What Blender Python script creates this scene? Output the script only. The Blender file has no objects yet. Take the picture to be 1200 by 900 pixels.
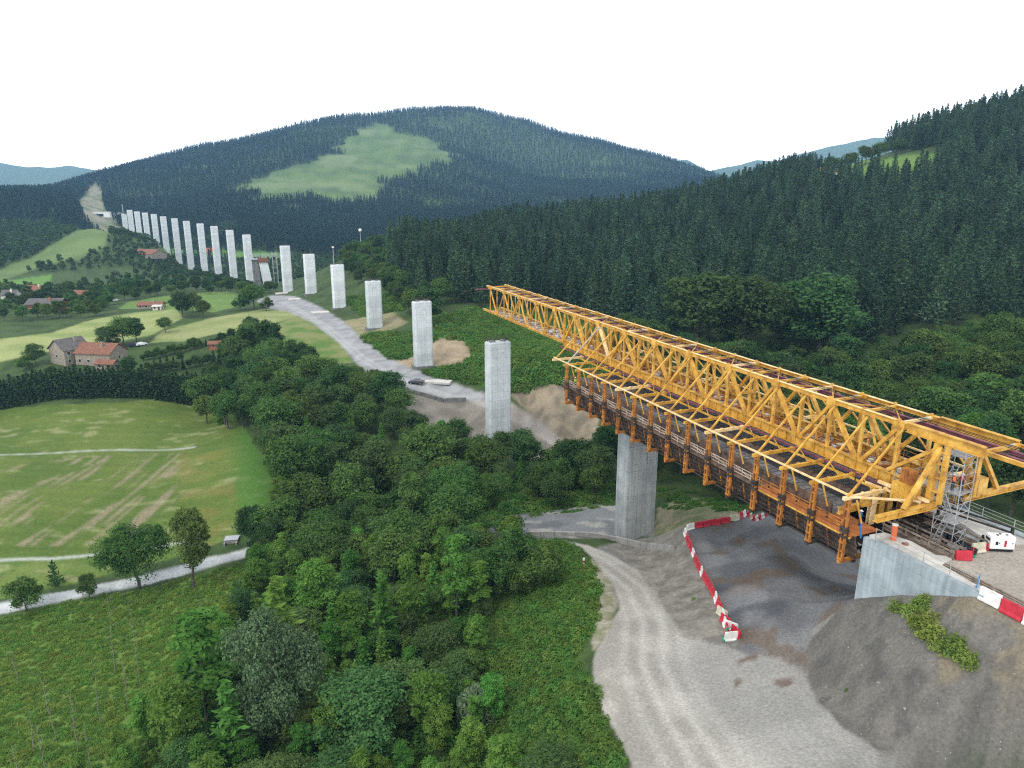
import bpy, bmesh, math, random
import numpy as np
R = math.radians
random.seed(7); rng = np.random.default_rng(11)
SC = bpy.context.scene
COL = SC.collection
# ------------------------------------------------------------------ camera, sky, sun, exposure
FPX, PITCH, CAMZ = 833.0, R(14.2), 60.0
SP, CP = math.sin(PITCH), math.cos(PITCH)
cam = bpy.data.cameras.new("camera"); cam.sensor_width = 36; cam.lens = FPX / 1200 * 36
cam.clip_start = 0.5; cam.clip_end = 40000
camo = bpy.data.objects.new("camera", cam); COL.objects.link(camo)
camo.location = (0, 0, CAMZ); camo.rotation_euler = (R(90) - PITCH, 0, 0)
SC.camera = camo
SUN_ELEV, SUN_AZ = R(52), R(-150)      # azimuth measured from +Y towards +X; the sun stands behind the camera to the left
world = bpy.data.worlds.new("World"); SC.world = world; world.use_nodes = True
wn = world.node_tree.nodes; wl = world.node_tree.links; wn.clear()
sky = wn.new("ShaderNodeTexSky"); sky.sky_type = 'NISHITA'; sky.sun_disc = False
sky.sun_elevation = SUN_ELEV; sky.sun_rotation = SUN_AZ; sky.air_density = 1.0; sky.dust_density = 3.0
bgs = wn.new("ShaderNodeBackground"); bgs.inputs[1].default_value = 0.10
wl.new(sky.outputs[0], bgs.inputs[0])
# thin bright overcast veil over the blue sky
tc = wn.new("ShaderNodeTexCoord"); mp = wn.new("ShaderNodeMapping"); mp.inputs['Scale'].default_value = (1, 1, 4)
nz = wn.new("ShaderNodeTexNoise"); nz.inputs['Scale'].default_value = 1.6; nz.inputs['Detail'].default_value = 5
cr = wn.new("ShaderNodeValToRGB")
cr.color_ramp.elements[0].position = 0.3; cr.color_ramp.elements[0].color = (1.24, 1.28, 1.30, 1)
cr.color_ramp.elements[1].position = 0.7; cr.color_ramp.elements[1].color = (1.38, 1.41, 1.41, 1)
wl.new(tc.outputs['Generated'], mp.inputs[0]); wl.new(mp.outputs[0], nz.inputs[0]); wl.new(nz.outputs[0], cr.inputs[0])
bgc = wn.new("ShaderNodeBackground"); wl.new(cr.outputs[0], bgc.inputs[0])
# the overcast is brightest low over the horizon
sz = wn.new("ShaderNodeSeparateXYZ"); wl.new(tc.outputs['Generated'], sz.inputs[0])
ab = wn.new("ShaderNodeMath"); ab.operation = 'ABSOLUTE'; wl.new(sz.outputs['Z'], ab.inputs[0])
ex = wn.new("ShaderNodeMath"); ex.operation = 'MULTIPLY'; ex.inputs[1].default_value = -7.0; wl.new(ab.outputs[0], ex.inputs[0])
ep = wn.new("ShaderNodeMath"); ep.operation = 'EXPONENT'; wl.new(ex.outputs[0], ep.inputs[0])
ml = wn.new("ShaderNodeMath"); ml.operation = 'MULTIPLY_ADD'; ml.inputs[1].default_value = 1.7; ml.inputs[2].default_value = 1.0; wl.new(ep.outputs[0], ml.inputs[0]); wl.new(ml.outputs[0], bgc.inputs[1])
mx = wn.new("ShaderNodeMixShader"); mx.inputs[0].default_value = 0.9
wl.new(bgs.outputs[0], mx.inputs[1]); wl.new(bgc.outputs[0], mx.inputs[2])
wo = wn.new("ShaderNodeOutputWorld"); wl.new(mx.outputs[0], wo.inputs[0])
sun = bpy.data.lights.new("sun", 'SUN'); sun.energy = 1.5; sun.angle = R(12); sun.color = (1.0, 0.96, 0.9)
suno = bpy.data.objects.new("sun", sun); COL.objects.link(suno)
suno.rotation_euler = (R(90) - SUN_ELEV, 0, math.pi - SUN_AZ)
SC.view_settings.view_transform = 'Standard'; SC.view_settings.look = 'None'
SC.view_settings.exposure = 0.28; SC.view_settings.gamma = 1.0; SC.view_settings.use_curve_mapping = False
SC.render.engine = 'CYCLES'
SC.cycles.max_bounces = 5; SC.cycles.diffuse_bounces = 3; SC.cycles.glossy_bounces = 2
SC.cycles.transmission_bounces = 3; SC.cycles.volume_bounces = 0; SC.cycles.transparent_max_bounces = 6
SC.cycles.use_denoising = False; SC.cycles.use_adaptive_sampling = True; SC.cycles.adaptive_threshold = 0.01
SC.cycles.caustics_reflective = False; SC.cycles.caustics_refractive = False
SC.cycles.filter_width = 1.2
HAZE = 0.00009

# ------------------------------------------------------------------ helpers
def un(x, y, D):
    u = (x - 600) / FPX; v = (y - 450) / FPX
    return (u * D, D * (CP - v * SP), CAMZ - D * (SP + v * CP))
def xdz(x, D, z):
    return ((x - 600) / FPX * D, (D + (z - CAMZ) * SP) / CP, z)
def pz(x, y, z):
    v = (y - 450) / FPX; return un(x, y, (CAMZ - z) / (SP + v * CP))
def proj(X, Y, Z):
    h = Z - CAMZ; D = Y * CP - h * SP; up = Y * SP + h * CP
    Ds = np.where(D < 1, 1, D)
    return 600 + FPX * X / Ds, 450 - FPX * up / Ds, D
def link(o, parent=None):
    COL.objects.link(o)
    if parent: o.parent = parent
    return o
def tag(o, label=None, cat=None, group=None, kind=None):
    if label: o["label"] = label
    if cat: o["category"] = cat
    if group: o["group"] = group
    if kind: o["kind"] = kind
    return o
def empty(name, loc=(0, 0, 0), rz=0, rx=0):
    o = bpy.data.objects.new(name, None); o.location = loc; o.rotation_euler = (rx, 0, rz)
    o.empty_display_size = 0.3
    return link(o)
def np_mesh(name, V, F, mat=None, smooth=False):
    """V (n,3), F (m,k) arrays -> mesh"""
    V = np.asarray(V, dtype=np.float32); F = np.asarray(F, dtype=np.int32)
    me = bpy.data.meshes.new(name)
    m, k = F.shape
    me.vertices.add(len(V)); me.vertices.foreach_set("co", V.ravel())
    me.loops.add(m * k); me.loops.foreach_set("vertex_index", F.ravel())
    me.polygons.add(m)
    me.polygons.foreach_set("loop_start", np.arange(0, m * k, k, dtype=np.int32))
    me.polygons.foreach_set("loop_total", np.full(m, k, dtype=np.int32))
    me.polygons.foreach_set("use_smooth", np.full(m, smooth, dtype=bool))
    me.update(calc_edges=True)
    if mat: me.materials.append(mat)
    return me
def obj(name, me, parent=None):
    return link(bpy.data.objects.new(name, me), parent)

class MB:
    """collects boxes, bars, prisms and tubes; build() links them as ONE mesh object"""
    def __init__(s): s.v = []; s.f = []
    def raw(s, V, F):
        n = len(s.v); s.v += [tuple(p) for p in V]; s.f += [tuple(i + n for i in f) for f in F]; return s
    def box(s, x0, x1, y0, y1, z0, z1):
        return s.raw([(x0, y0, z0), (x1, y0, z0), (x1, y1, z0), (x0, y1, z0), (x0, y0, z1), (x1, y0, z1), (x1, y1, z1), (x0, y1, z1)],
                     [(0, 3, 2, 1), (4, 5, 6, 7), (0, 1, 5, 4), (1, 2, 6, 5), (2, 3, 7, 6), (3, 0, 4, 7)])
    def bar(s, p, q, w=0.2, h=None):
        h = h or w
        p = np.array(p, float); q = np.array(q, float); d = q - p; L = np.linalg.norm(d)
        if L < 1e-6: return s
        d /= L; up = np.array([0, 0, 1.0])
        if abs(d[2]) > 0.97: up = np.array([0, 1.0, 0])
        a = np.cross(d, up); a /= np.linalg.norm(a); b = np.cross(a, d)
        V = []
        for c in (p, q):
            for i, j in ((-1, -1), (1, -1), (1, 1), (-1, 1)): V.append(tuple(c + a * i * w / 2 + b * j * h / 2))
        return s.raw(V, [(0, 1, 2, 3), (7, 6, 5, 4), (0, 4, 5, 1), (1, 5, 6, 2), (2, 6, 7, 3), (3, 7, 4, 0)])
    def ibeam(s, p, q, w, h, t=0.06):
        """I section: two flanges and a web"""
        p = np.array(p, float); q = np.array(q, float); d = q - p; d /= np.linalg.norm(d); up = np.array([0, 0, 1.0])
        if abs(d[2]) > 0.97: up = np.array([0, 1.0, 0])
        a = np.cross(d, up); a /= np.linalg.norm(a); b = np.cross(a, d)
        s.bar(p + b * (h / 2 - t / 2), q + b * (h / 2 - t / 2), w, t); s.bar(p - b * (h / 2 - t / 2), q - b * (h / 2 - t / 2), w, t)
        s.bar(p, q, t * 1.6, h - 2 * t); return s
    def tube(s, p, q, r0, r1=None, n=8):
        r1 = r0 if r1 is None else r1
        p = np.array(p, float); q = np.array(q, float); d = q - p; L = np.linalg.norm(d)
        if L < 1e-6: return s
        d /= L; up = np.array([0, 0, 1.0])
        if abs(d[2]) > 0.97: up = np.array([0, 1.0, 0])
        a = np.cross(d, up); a /= np.linalg.norm(a); b = np.cross(a, d); V = []
        for c, r in ((p, r0), (q, r1)):
            for k in range(n):
                t = 2 * math.pi * k / n; V.append(tuple(c + (a * math.cos(t) + b * math.sin(t)) * r))
        F = [(k, (k + 1) % n, n + (k + 1) % n, n + k) for k in range(n)]
        F.append(tuple(range(n - 1, -1, -1))); F.append(tuple(range(n, 2 * n)))
        return s.raw(V, F)
    def prism(s, poly, z0, z1):
        n = len(poly); V = [(x, y, z0) for x, y in poly] + [(x, y, z1) for x, y in poly]
        return s.raw(V, [tuple(range(n - 1, -1, -1)), tuple(range(n, 2 * n))] + [(k, (k + 1) % n, n + (k + 1) % n, n + k) for k in range(n)])
    def build(s, name, mat, parent=None, bevel=0, smooth=False):
        me = bpy.data.meshes.new(name); me.from_pydata(s.v, [], s.f); me.update()
        me.materials.append(mat)
        if smooth: me.polygons.foreach_set("use_smooth", [True] * len(me.polygons))
        o = obj(name, me, parent)
        if bevel:
            m = o.modifiers.new("bevel", 'BEVEL'); m.width = bevel; m.segments = 2; m.limit_method = 'ANGLE'
        return o

# ------------------------------------------------------------------ materials
def mat(name, c1, c2=None, scale=1.0, rough=0.8, bump=0.0, bscale=None, metal=0.0, detail=6, c3=None, coord='Object', spec=0.3, ramp=(0.35, 0.65)):
    m = bpy.data.materials.new(name); m.use_nodes = True; nt = m.node_tree; N = nt.nodes; L = nt.links
    b = N['Principled BSDF']; b.inputs['Roughness'].default_value = rough; b.inputs['Metallic'].default_value = metal
    b.inputs['Specular IOR Level'].default_value = spec
    t = N.new('ShaderNodeTexCoord')
    if c2:
        n = N.new('ShaderNodeTexNoise'); n.inputs['Scale'].default_value = scale; n.inputs['Detail'].default_value = detail
        n.inputs['Roughness'].default_value = 0.65
        L.new(t.outputs[coord], n.inputs['Vector'])
        r = N.new('ShaderNodeValToRGB'); e = r.color_ramp.elements
        e[0].position, e[1].position = ramp; e[0].color = (*c1, 1); e[1].color = (*c2, 1)
        if c3: q = e.new(0.5); q.color = (*c3, 1)
        L.new(n.outputs['Fac'], r.inputs[0]); L.new(r.outputs[0], b.inputs['Base Color'])
    else: b.inputs['Base Color'].default_value = (*c1, 1)
    if bump:
        n2 = N.new('ShaderNodeTexNoise'); n2.inputs['Scale'].default_value = bscale or scale * 4; n2.inputs['Detail'].default_value = 5
        L.new(t.outputs[coord], n2.inputs['Vector'])
        bp = N.new('ShaderNodeBump'); bp.inputs['Strength'].default_value = bump; bp.inputs['Distance'].default_value = 0.1
        L.new(n2.outputs['Fac'], bp.inputs['Height']); L.new(bp.outputs[0], b.inputs['Normal'])
    return m
def leafmat(name, c1, c2, trans=0.35, tint=0.25, nscale=0.9):
    """leaf faces: colour from a noise in space, shifted per tree; part of the light passes through"""
    m = bpy.data.materials.new(name); m.use_nodes = True; nt = m.node_tree; N = nt.nodes; L = nt.links; N.clear()
    t = N.new('ShaderNodeTexCoord'); n = N.new('ShaderNodeTexNoise'); n.inputs['Scale'].default_value = nscale; n.inputs['Detail'].default_value = 4
    L.new(t.outputs['Object'], n.inputs['Vector'])
    r = N.new('ShaderNodeValToRGB'); e = r.color_ramp.elements; e[0].position, e[1].position = 0.38, 0.62
    e[0].color = (*c1, 1); e[1].color = (*c2, 1); L.new(n.outputs['Fac'], r.inputs[0])
    oi = N.new('ShaderNodeObjectInfo'); hs = N.new('ShaderNodeHueSaturation')
    a = N.new('ShaderNodeMath'); a.operation = 'MULTIPLY_ADD'; a.inputs[1].default_value = 0.055; a.inputs[2].default_value = 0.478
    L.new(oi.outputs['Random'], a.inputs[0]); L.new(a.outputs[0], hs.inputs['Hue'])
    f = N.new('ShaderNodeMath'); f.operation = 'MULTIPLY'; f.inputs[1].default_value = 17.31; L.new(oi.outputs['Random'], f.inputs[0])
    fr = N.new('ShaderNodeMath'); fr.operation = 'FRACT'; L.new(f.outputs[0], fr.inputs[0])
    v = N.new('ShaderNodeMath'); v.operation = 'MULTIPLY_ADD'; v.inputs[1].default_value = 2 * tint; v.inputs[2].default_value = 1 - tint
    L.new(fr.outputs[0], v.inputs[0]); L.new(v.outputs[0], hs.inputs['Value']); L.new(r.outputs[0], hs.inputs['Color'])
    d = N.new('ShaderNodeBsdfDiffuse'); tr = N.new('ShaderNodeBsdfTranslucent'); L.new(hs.outputs[0], d.inputs[0]); L.new(hs.outputs[0], tr.inputs[0])
    mxs = N.new('ShaderNodeMixShader'); mxs.inputs[0].default_value = trans; L.new(d.outputs[0], mxs.inputs[1]); L.new(tr.outputs[0], mxs.inputs[2])
    o = N.new('ShaderNodeOutputMaterial'); L.new(mxs.outputs[0], o.inputs[0])
    return m
def concrete(name, c1, c2, lift=2.2, joint=0.06, streak=0.5):
    """board marked concrete: lift joints, vertical formwork seams, runs of rain stain"""
    m = mat(name, c1, c2, 0.35, 0.85, 0.10, 6.0, detail=4)
    streak *= .55
    N = m.node_tree.nodes; L = m.node_tree.links; b = N['Principled BSDF']
    t = N.new('ShaderNodeTexCoord'); src = b.inputs['Base Color'].links[0].from_socket
    mp_ = N.new('ShaderNodeMapping'); mp_.inputs['Scale'].default_value = (1.6, 1.6, 0.07); L.new(t.outputs['Object'], mp_.inputs[0])
    n = N.new('ShaderNodeTexNoise'); n.inputs['Scale'].default_value = 1.4; n.inputs['Detail'].default_value = 5; L.new(mp_.outputs[0], n.inputs['Vector'])
    rr = N.new('ShaderNodeMapRange'); rr.inputs[1].default_value = 0.35; rr.inputs[2].default_value = 0.7
    rr.inputs[3].default_value = 1.0 + streak * 0.2; rr.inputs[4].default_value = 1.0 - streak * 0.5; L.new(n.outputs['Fac'], rr.inputs[0])
    sx = N.new('ShaderNodeSeparateXYZ'); L.new(t.outputs['Object'], sx.inputs[0])
    def lines(sock, per, w):
        d = N.new('ShaderNodeMath'); d.operation = 'DIVIDE'; d.inputs[1].default_value = per; L.new(sock, d.inputs[0])
        f = N.new('ShaderNodeMath'); f.operation = 'FRACT'; L.new(d.outputs[0], f.inputs[0])
        g = N.new('ShaderNodeMath'); g.operation = 'LESS_THAN'; g.inputs[1].default_value = w / per; L.new(f.outputs[0], g.inputs[0]); return g.outputs[0]
    l1 = lines(sx.outputs['Z'], lift, joint)
    mul = N.new('ShaderNodeMath'); mul.operation = 'MULTIPLY_ADD'; mul.inputs[1].default_value = -0.28; mul.inputs[2].default_value = 1.0
    L.new(l1, mul.inputs[0])
    mm = N.new('ShaderNodeMath'); mm.operation = 'MULTIPLY'; L.new(mul.outputs[0], mm.inputs[0]); L.new(rr.outputs[0], mm.inputs[1])
    # each lift a slightly different shade
    dv = N.new('ShaderNodeMath'); dv.operation = 'DIVIDE'; dv.inputs[1].default_value = lift; L.new(sx.outputs['Z'], dv.inputs[0])
    fl = N.new('ShaderNodeMath'); fl.operation = 'FLOOR'; L.new(dv.outputs[0], fl.inputs[0])
    wn_ = N.new('ShaderNodeTexWhiteNoise'); wn_.noise_dimensions = '1D'; L.new(fl.outputs[0], wn_.inputs['W'])
    m2 = N.new('ShaderNodeMath'); m2.operation = 'MULTIPLY_ADD'; m2.inputs[1].default_value = 0.14; m2.inputs[2].default_value = 0.93; L.new(wn_.outputs['Value'], m2.inputs[0])
    m3 = N.new('ShaderNodeMath'); m3.operation = 'MULTIPLY'; L.new(mm.outputs[0], m3.inputs[0]); L.new(m2.outputs[0], m3.inputs[1])
    vm = N.new('ShaderNodeVectorMath'); vm.operation = 'SCALE'; L.new(src, vm.inputs[0]); L.new(m3.outputs[0], vm.inputs['Scale'])
    L.new(vm.outputs[0], b.inputs['Base Color'])
    return m

M = {}
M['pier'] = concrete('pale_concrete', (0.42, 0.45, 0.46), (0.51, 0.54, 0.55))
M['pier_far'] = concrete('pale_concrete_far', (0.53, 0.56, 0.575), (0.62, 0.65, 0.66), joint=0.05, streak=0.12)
M['pier_near'] = concrete('grey_concrete', (0.25, 0.265, 0.265), (0.35, 0.37, 0.365), lift=4.4, joint=0.07, streak=0.8)
M['abut'] = concrete('board_concrete', (0.24, 0.28, 0.30), (0.36, 0.41, 0.43), lift=3.1, joint=0.05, streak=0.9)
M['slab'] = mat('pale_slab', (0.38, 0.36, 0.33), (0.56, 0.54, 0.50), 0.7, 0.9, 0.2)
M['midconc'] = mat('weathered_concrete', (0.20, 0.195, 0.18), (0.33, 0.32, 0.30), 0.9, 0.9, 0.2)
M['darkconc'] = mat('stained_concrete', (0.10, 0.10, 0.10), (0.20, 0.20, 0.19), 0.7, 0.9, 0.2)
M['yellow'] = mat('yellow_paint', (0.20, 0.085, 0.02), (0.62, 0.385, 0.085), 0.9, 0.55, 0.08, 12, c3=(0.50, 0.262, 0.028), spec=0.4, ramp=(0.27, 0.66), detail=9)
M['orange'] = mat('orange_paint', (0.16, 0.05, 0.012), (0.50, 0.20, 0.03), 0.8, 0.6, 0.05, 12, spec=0.35)
M['worn'] = mat('sun_bleached_yellow', (0.60, 0.38, 0.13), (0.76, 0.60, 0.36), 1.2, 0.7)
M['maroon'] = mat('maroon_steel', (0.10, 0.03, 0.045), (0.22, 0.07, 0.10), 1.0, 0.6)
M['darksteel'] = mat('dark_steel', (0.022, 0.018, 0.016), (0.06, 0.045, 0.035), 1.5, 0.7)
M['galv'] = mat('galvanised_steel', (0.30, 0.31, 0.32), (0.46, 0.47, 0.48), 3, 0.45, metal=0.4)
M['whitesteel'] = mat('weathered_cream_rail', (0.28, 0.20, 0.14), (0.52, 0.44, 0.36), 1.0, 0.7)
M['panel'] = mat('formwork_panel', (0.05, 0.033, 0.024), (0.17, 0.11, 0.075), 1.3, 0.85, 0.2)
M['deckconc'] = mat('fresh_deck_concrete', (0.10, 0.105, 0.115), (0.24, 0.245, 0.25), 0.35, 0.85, 0.2)
M['grating'] = mat('dusty_grating', (0.15, 0.12, 0.10), (0.50, 0.46, 0.42), 2.2, 0.9, 0.4, ramp=(0.42, 0.58))
M['rust'] = mat('rusty_orange_plate', (0.26, 0.075, 0.02), (0.42, 0.15, 0.045), 0.8, 0.8)
M['timber'] = mat('old_timber', (0.10, 0.075, 0.055), (0.26, 0.21, 0.165), 2.0, 0.9)
M['red'] = mat('red_plastic', (0.36, 0.012, 0.025), (0.50, 0.03, 0.05), 1.5, 0.5)
M['white'] = mat('white_plastic', (0.52, 0.51, 0.47), (0.74, 0.73, 0.70), 1.5, 0.55)
M['cream'] = mat('dirty_white_plastic', (0.36, 0.34, 0.24), (0.58, 0.55, 0.43), 1.5, 0.6)
M['genwhite'] = mat('white_enamel', (0.70, 0.72, 0.72), (0.78, 0.79, 0.78), 1.0, 0.4)
M['black'] = mat('black_rubber', (0.012, 0.012, 0.013))
M['glass'] = mat('dark_glass', (0.02, 0.025, 0.03), rough=0.1, spec=0.8)
M['blue'] = mat('blue_hose', (0.01, 0.16, 0.42), rough=0.5)
M['green'] = mat('green_plastic', (0.01, 0.28, 0.16), rough=0.5)
M['roofred'] = mat('terracotta_tiles', (0.11, 0.058, 0.042), (0.27, 0.115, 0.07), 1.6, 0.9, 0.4, 8)
M['roofgrey'] = mat('grey_slates', (0.075, 0.07, 0.068), (0.13, 0.12, 0.115), 1.2, 0.9, 0.3, 8)
M['stone'] = mat('rubble_stone_wall', (0.17, 0.145, 0.11), (0.36, 0.32, 0.26), 2.0, 0.95, 0.4)
M['render'] = mat('cream_render', (0.55, 0.52, 0.46), (0.66, 0.63, 0.57), 0.8, 0.9)
M['brick'] = mat('red_brick', (0.26, 0.09, 0.05), (0.38, 0.15, 0.09), 2.0, 0.9)
M['farpine'] = leafmat('far_pine_needles', (0.014, 0.036, 0.024), (0.030, 0.062, 0.038), 0.2, 0.2)
M['wood'] = mat('brown_wood', (0.07, 0.04, 0.025), (0.14, 0.09, 0.055), 2.0, 0.8)
M['bark'] = mat('bark', (0.05, 0.042, 0.034), (0.13, 0.115, 0.095), 3.0, 0.95, 0.4)
M['palebark'] = mat('pale_bark', (0.13, 0.12, 0.10), (0.26, 0.24, 0.21), 3.0, 0.95)
M['skin'] = mat('skin', (0.42, 0.24, 0.16)); M['hivis'] = mat('orange_hi_vis', (0.80, 0.16, 0.03)); M['navy'] = mat('navy_cloth', (0.02, 0.03, 0.07))
M['hivisg'] = mat('yellow_hi_vis', (0.45, 0.75, 0.05))
M['carpaint'] = mat('dark_grey_car_paint', (0.05, 0.055, 0.065), rough=0.3, spec=0.6); M['pinkish'] = mat('magenta_sheet', (0.5, 0.03, 0.15), (0.6, 0.08, 0.2), 1)
M['lamp'] = mat('lamp_lens', (0.7, 0.7, 0.65), rough=0.2)
M['oak'] = leafmat('oak_leaves', (0.050, 0.100, 0.026), (0.120, 0.190, 0.050))
M['dark'] = leafmat('dark_leaves', (0.040, 0.082, 0.027), (0.086, 0.145, 0.048))
M['bright'] = leafmat('bright_leaves', (0.085, 0.180, 0.032), (0.165, 0.300, 0.062), 0.45, 0.2)
M['willow'] = leafmat('willow_leaves', (0.055, 0.115, 0.035), (0.115, 0.195, 0.065), 0.35, 0.2, 3)
M['silver'] = leafmat('silvery_leaves', (0.032, 0.070, 0.026), (0.150, 0.215, 0.110), 0.25, 0.1, 7)
M['pine'] = leafmat('pine_needles', (0.032, 0.066, 0.036), (0.078, 0.130, 0.064), 0.25, 0.40)
M['fir'] = leafmat('hedge_needles', (0.022, 0.050, 0.022), (0.042, 0.084, 0.034), 0.2, 0.15)
M['bramble'] = leafmat('bramble_leaves', (0.082, 0.160, 0.034), (0.155, 0.265, 0.060), 0.4, 0.22)
M['weed'] = leafmat('weed_leaves', (0.14, 0.19, 0.04), (0.24, 0.30, 0.07), 0.35, 0.2)
M['grass'] = leafmat('grass_blades', (0.13, 0.22, 0.042), (0.21, 0.31, 0.068), 0.35, 0.15)
M['straw'] = leafmat('pale_reed', (0.12, 0.17, 0.085), (0.22, 0.28, 0.16), 0.3, 0.1, 3)
# ------------------------------------------------------------------ bridge axis and pier line
P0 = np.array([21.5, 115.0]); AX = np.array([-.395, .9187]); RX = np.array([AX[1], -AX[0]]); GRADE = 0.018
TH = math.atan2(.395, .9187)
def br(s, l, z):
    q = P0 + s * AX + l * RX; return (q[0], q[1], z + GRADE * s)
PIERS = [(-3.6, 175.2, 26.7, -1.5), (-29.5, 231.5, 29.3, 7.6), (-56.0, 287.5, 30.1, 10.8), (-83.9, 344.6, 31.9, 10.9), (-113.3, 401.7, 33.0, 10.8),
         (-144.2, 458.7, 34.4, 5.0), (-175.6, 515.7, 25.0, 2.0), (-209.3, 571.7, 36.7, -3.5), (-243.6, 626.8, 38.3, -7.6), (-278.9, 680.9, 40.0, -10),
         (-314.3, 733.8, 41.0, -16), (-351.5, 786.7, 42.3, -21), (-388.1, 838.7, 44.0, -24), (-425.2, 889.6, 45.4, -8), (-461.3, 940.7, 47.5, -12),
         (-498.0, 991.5, 48.7, -9), (-534.2, 1041.3, 49.7, -7), (-570.5, 1091.3, 51.6, -10), (-600, 1130, 46.0, 5)]
# ------------------------------------------------------------------ terrain: heights surveyed at control points, thin plate spline between
CT = []
for x, y, z in [(743, 628, 3.3), (340, 357, 8), (400, 400, 8), (440, 437, 6.5), (488, 449, 5.5), (560, 470, 3.5), (620, 490, 0.5), (655, 515, -2),
                (640, 450, 9), (690, 455, 8), (600, 458, 7), (670, 518, -3), (700, 545, -3), (770, 585, 3), (700, 600, 2.5), (650, 612, 2.6), (585, 618, 2.2),
                (540, 500, -1), (560, 400, 12), (640, 400, 10.5), (560, 365, 17), (700, 378, 14), (480, 400, 10), (450, 360, 15),
                (1200, 620, 13), (1120, 560, 9), (1100, 520, 8), (1000, 480, 5), (900, 430, 8), (1200, 450, 14), (1050, 430, 10), (880, 520, 1), (960, 560, 6),
                (945, 762, 15.6), (960, 805, 15.6), (1000, 842, 16.6), (1050, 872, 17.2), (1090, 900, 17.4),
                (950, 700, 16.6), (920, 650, 14.8), (900, 604, 12), (860, 752, 13.8), (803, 628, 11), (850, 605, 11.3), (826, 617, 11.1), (875, 606, 11.6),
                (850, 680, 12.8), (832, 745, 13.2), (800, 748, 12.4), (780, 733, 11.2), (770, 690, 8.6), (745, 662, 6.7), (700, 645, 5.5), (740, 720, 10), (700, 790, 11.4),
                (780, 800, 12.2), (850, 880, 14.2), (900, 810, 14.6), (750, 900, 12.8), (690, 720, 9.6), (672, 800, 9.2), (790, 655, 9), (755, 645, 5.2), (660, 900, 9),
                (780, 598, 5), (840, 580, 4),
                (0, 800, -4), (150, 800, -4), (0, 900, -2), (250, 900, -1), (400, 850, 0.5), (550, 900, 2.5), (600, 800, 5), (650, 700, 7.6), (650, 650, 6.3), (550, 650, 3.6),
                (500, 620, 0), (400, 600, -3), (400, 500, 0.5), (300, 450, 2), (350, 400, 9), (450, 480, 3.5), (620, 560, -2), (500, 700, 2), (300, 700, -3),
                (0, 560, -3.5), (100, 600, -5), (300, 580, -1), (250, 520, -2), (0, 650, -5.5), (290, 640, -4.5), (150, 690, -6), (0, 720, -6.2), (400, 655, -4), (100, 530, -4), (0, 478, -5), (230, 476, -4),
                (230, 370, 8), (300, 355, 8.4), (100, 395, 5.5), (0, 420, 3.2), (105, 428, 2.2), (180, 400, 5.5), (200, 440, 1.0), (340, 430, 5)]:
    CT.append(pz(x, y, z))
for x, y, D in [(430, 292, 520), (450, 300, 450), (500, 332, 340), (510, 296, 520), (600, 274, 570), (700, 264, 590), (800, 248, 600), (900, 222, 600), (1000, 192, 600), (1100, 160, 590),
                (1200, 135, 575), (1350, 100, 560), (1500, 80, 540), (1000, 300, 380), (1200, 300, 330), (800, 320, 400), (1100, 380, 240), (900, 380, 270), (700, 330, 400), (600, 330, 400), (1400, 300, 300), (1400, 450, 200),
                (280, 291, 980), (300, 250, 1300), (450, 250, 1450), (300, 210, 1700), (450, 203, 1800), (450, 163, 2150), (600, 230, 1900), (620, 180, 2500), (740, 210, 2300),
                (100, 212, 2000), (160, 196, 2050), (250, 172, 2200), (330, 155, 2400), (400, 142, 2500), (480, 136, 2600), (560, 131, 2700), (620, 143, 2800), (700, 164, 2800), (780, 188, 2700), (850, 210, 2600), (950, 232, 2600),
                (180, 240, 1500), (0, 250, 1000), (60, 240, 1100), (100, 240, 1300), (60, 300, 700), (110, 268, 800), (0, 325, 600), (30, 277, 850), (120, 245, 1350), (115, 228, 1600), (100, 218, 1850),
                (55, 360, 390), (0, 345, 480), (150, 330, 560), (200, 318, 680), (250, 325, 600), (100, 320, 620), (130, 290, 900), (200, 300, 820)]:
    CT.append(un(x, y, D))
for x, D, z in [(500, 800, 0), (600, 850, 5), (700, 900, 10), (800, 950, 20), (900, 950, 40), (1000, 950, 55), (1200, 900, 85), (1500, 900, 90), (400, 700, -6), (330, 760, -14), (400, 1050, 0), (500, 1200, 20), (650, 1400, 40), (800, 1700, 60), (1000, 1700, 60),
                (100, 2700, 90), (250, 3100, 170), (400, 3400, 250), (560, 3700, 280), (700, 3700, 210), (850, 3500, 90), (1050, 3000, 90), (1300, 2500, 120), (0, 2000, 50), (-50, 2800, 60), (-200, 1000, 70), (-200, 600, 8), (-250, 250, -6), (-250, 120, -5), (-250, 2500, 120),
                (600, 40, 8), (900, 42, 16), (200, 42, 2), (1200, 40, 24), (-200, 45, 0), (1500, 60, 24), (1450, 100, 14), (600, 22, 8), (1250, 62, 24), (200, 70, 0),
                (600, 6000, 60), (0, 6000, 60), (1200, 6000, 60), (1500, 3500, 100), (-300, 5000, 60), (600, 9500, 60), (0, 9500, 60), (1300, 9500, 60)]:
    CT.append(xdz(x, D, z))
for X, Y, zt, zb in PIERS: CT.append((X, Y, zb))
for s, l, z in [(-72, -14, 17.6), (-66, -9, 17), (-58, -7, 16.5), (-52, 0, 16.5), (-66, 4, 17), (-80, 0, 18), (-66, 14, 16), (-52, 13, 14), (-15, 14, 9.5), (-35, 12, 12.5), (-95, 0, 18), (-20, 3, 11.6), (-26, -2, 12.5), (-38, 2, 15.0)]:
    CT.append(br(s, l, z))
CT = np.array(CT)
KU = 2.6
def _uv(X, Y): return np.stack([X / Y * KU, np.log(Y)], -1)
_cuv = _uv(CT[:, 0], CT[:, 1])
def _phi(r2): return 0.5 * r2 * np.log(r2 + 1e-12)
_n = len(CT)
_d = ((_cuv[:, None] - _cuv[None]) ** 2).sum(-1)
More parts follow.
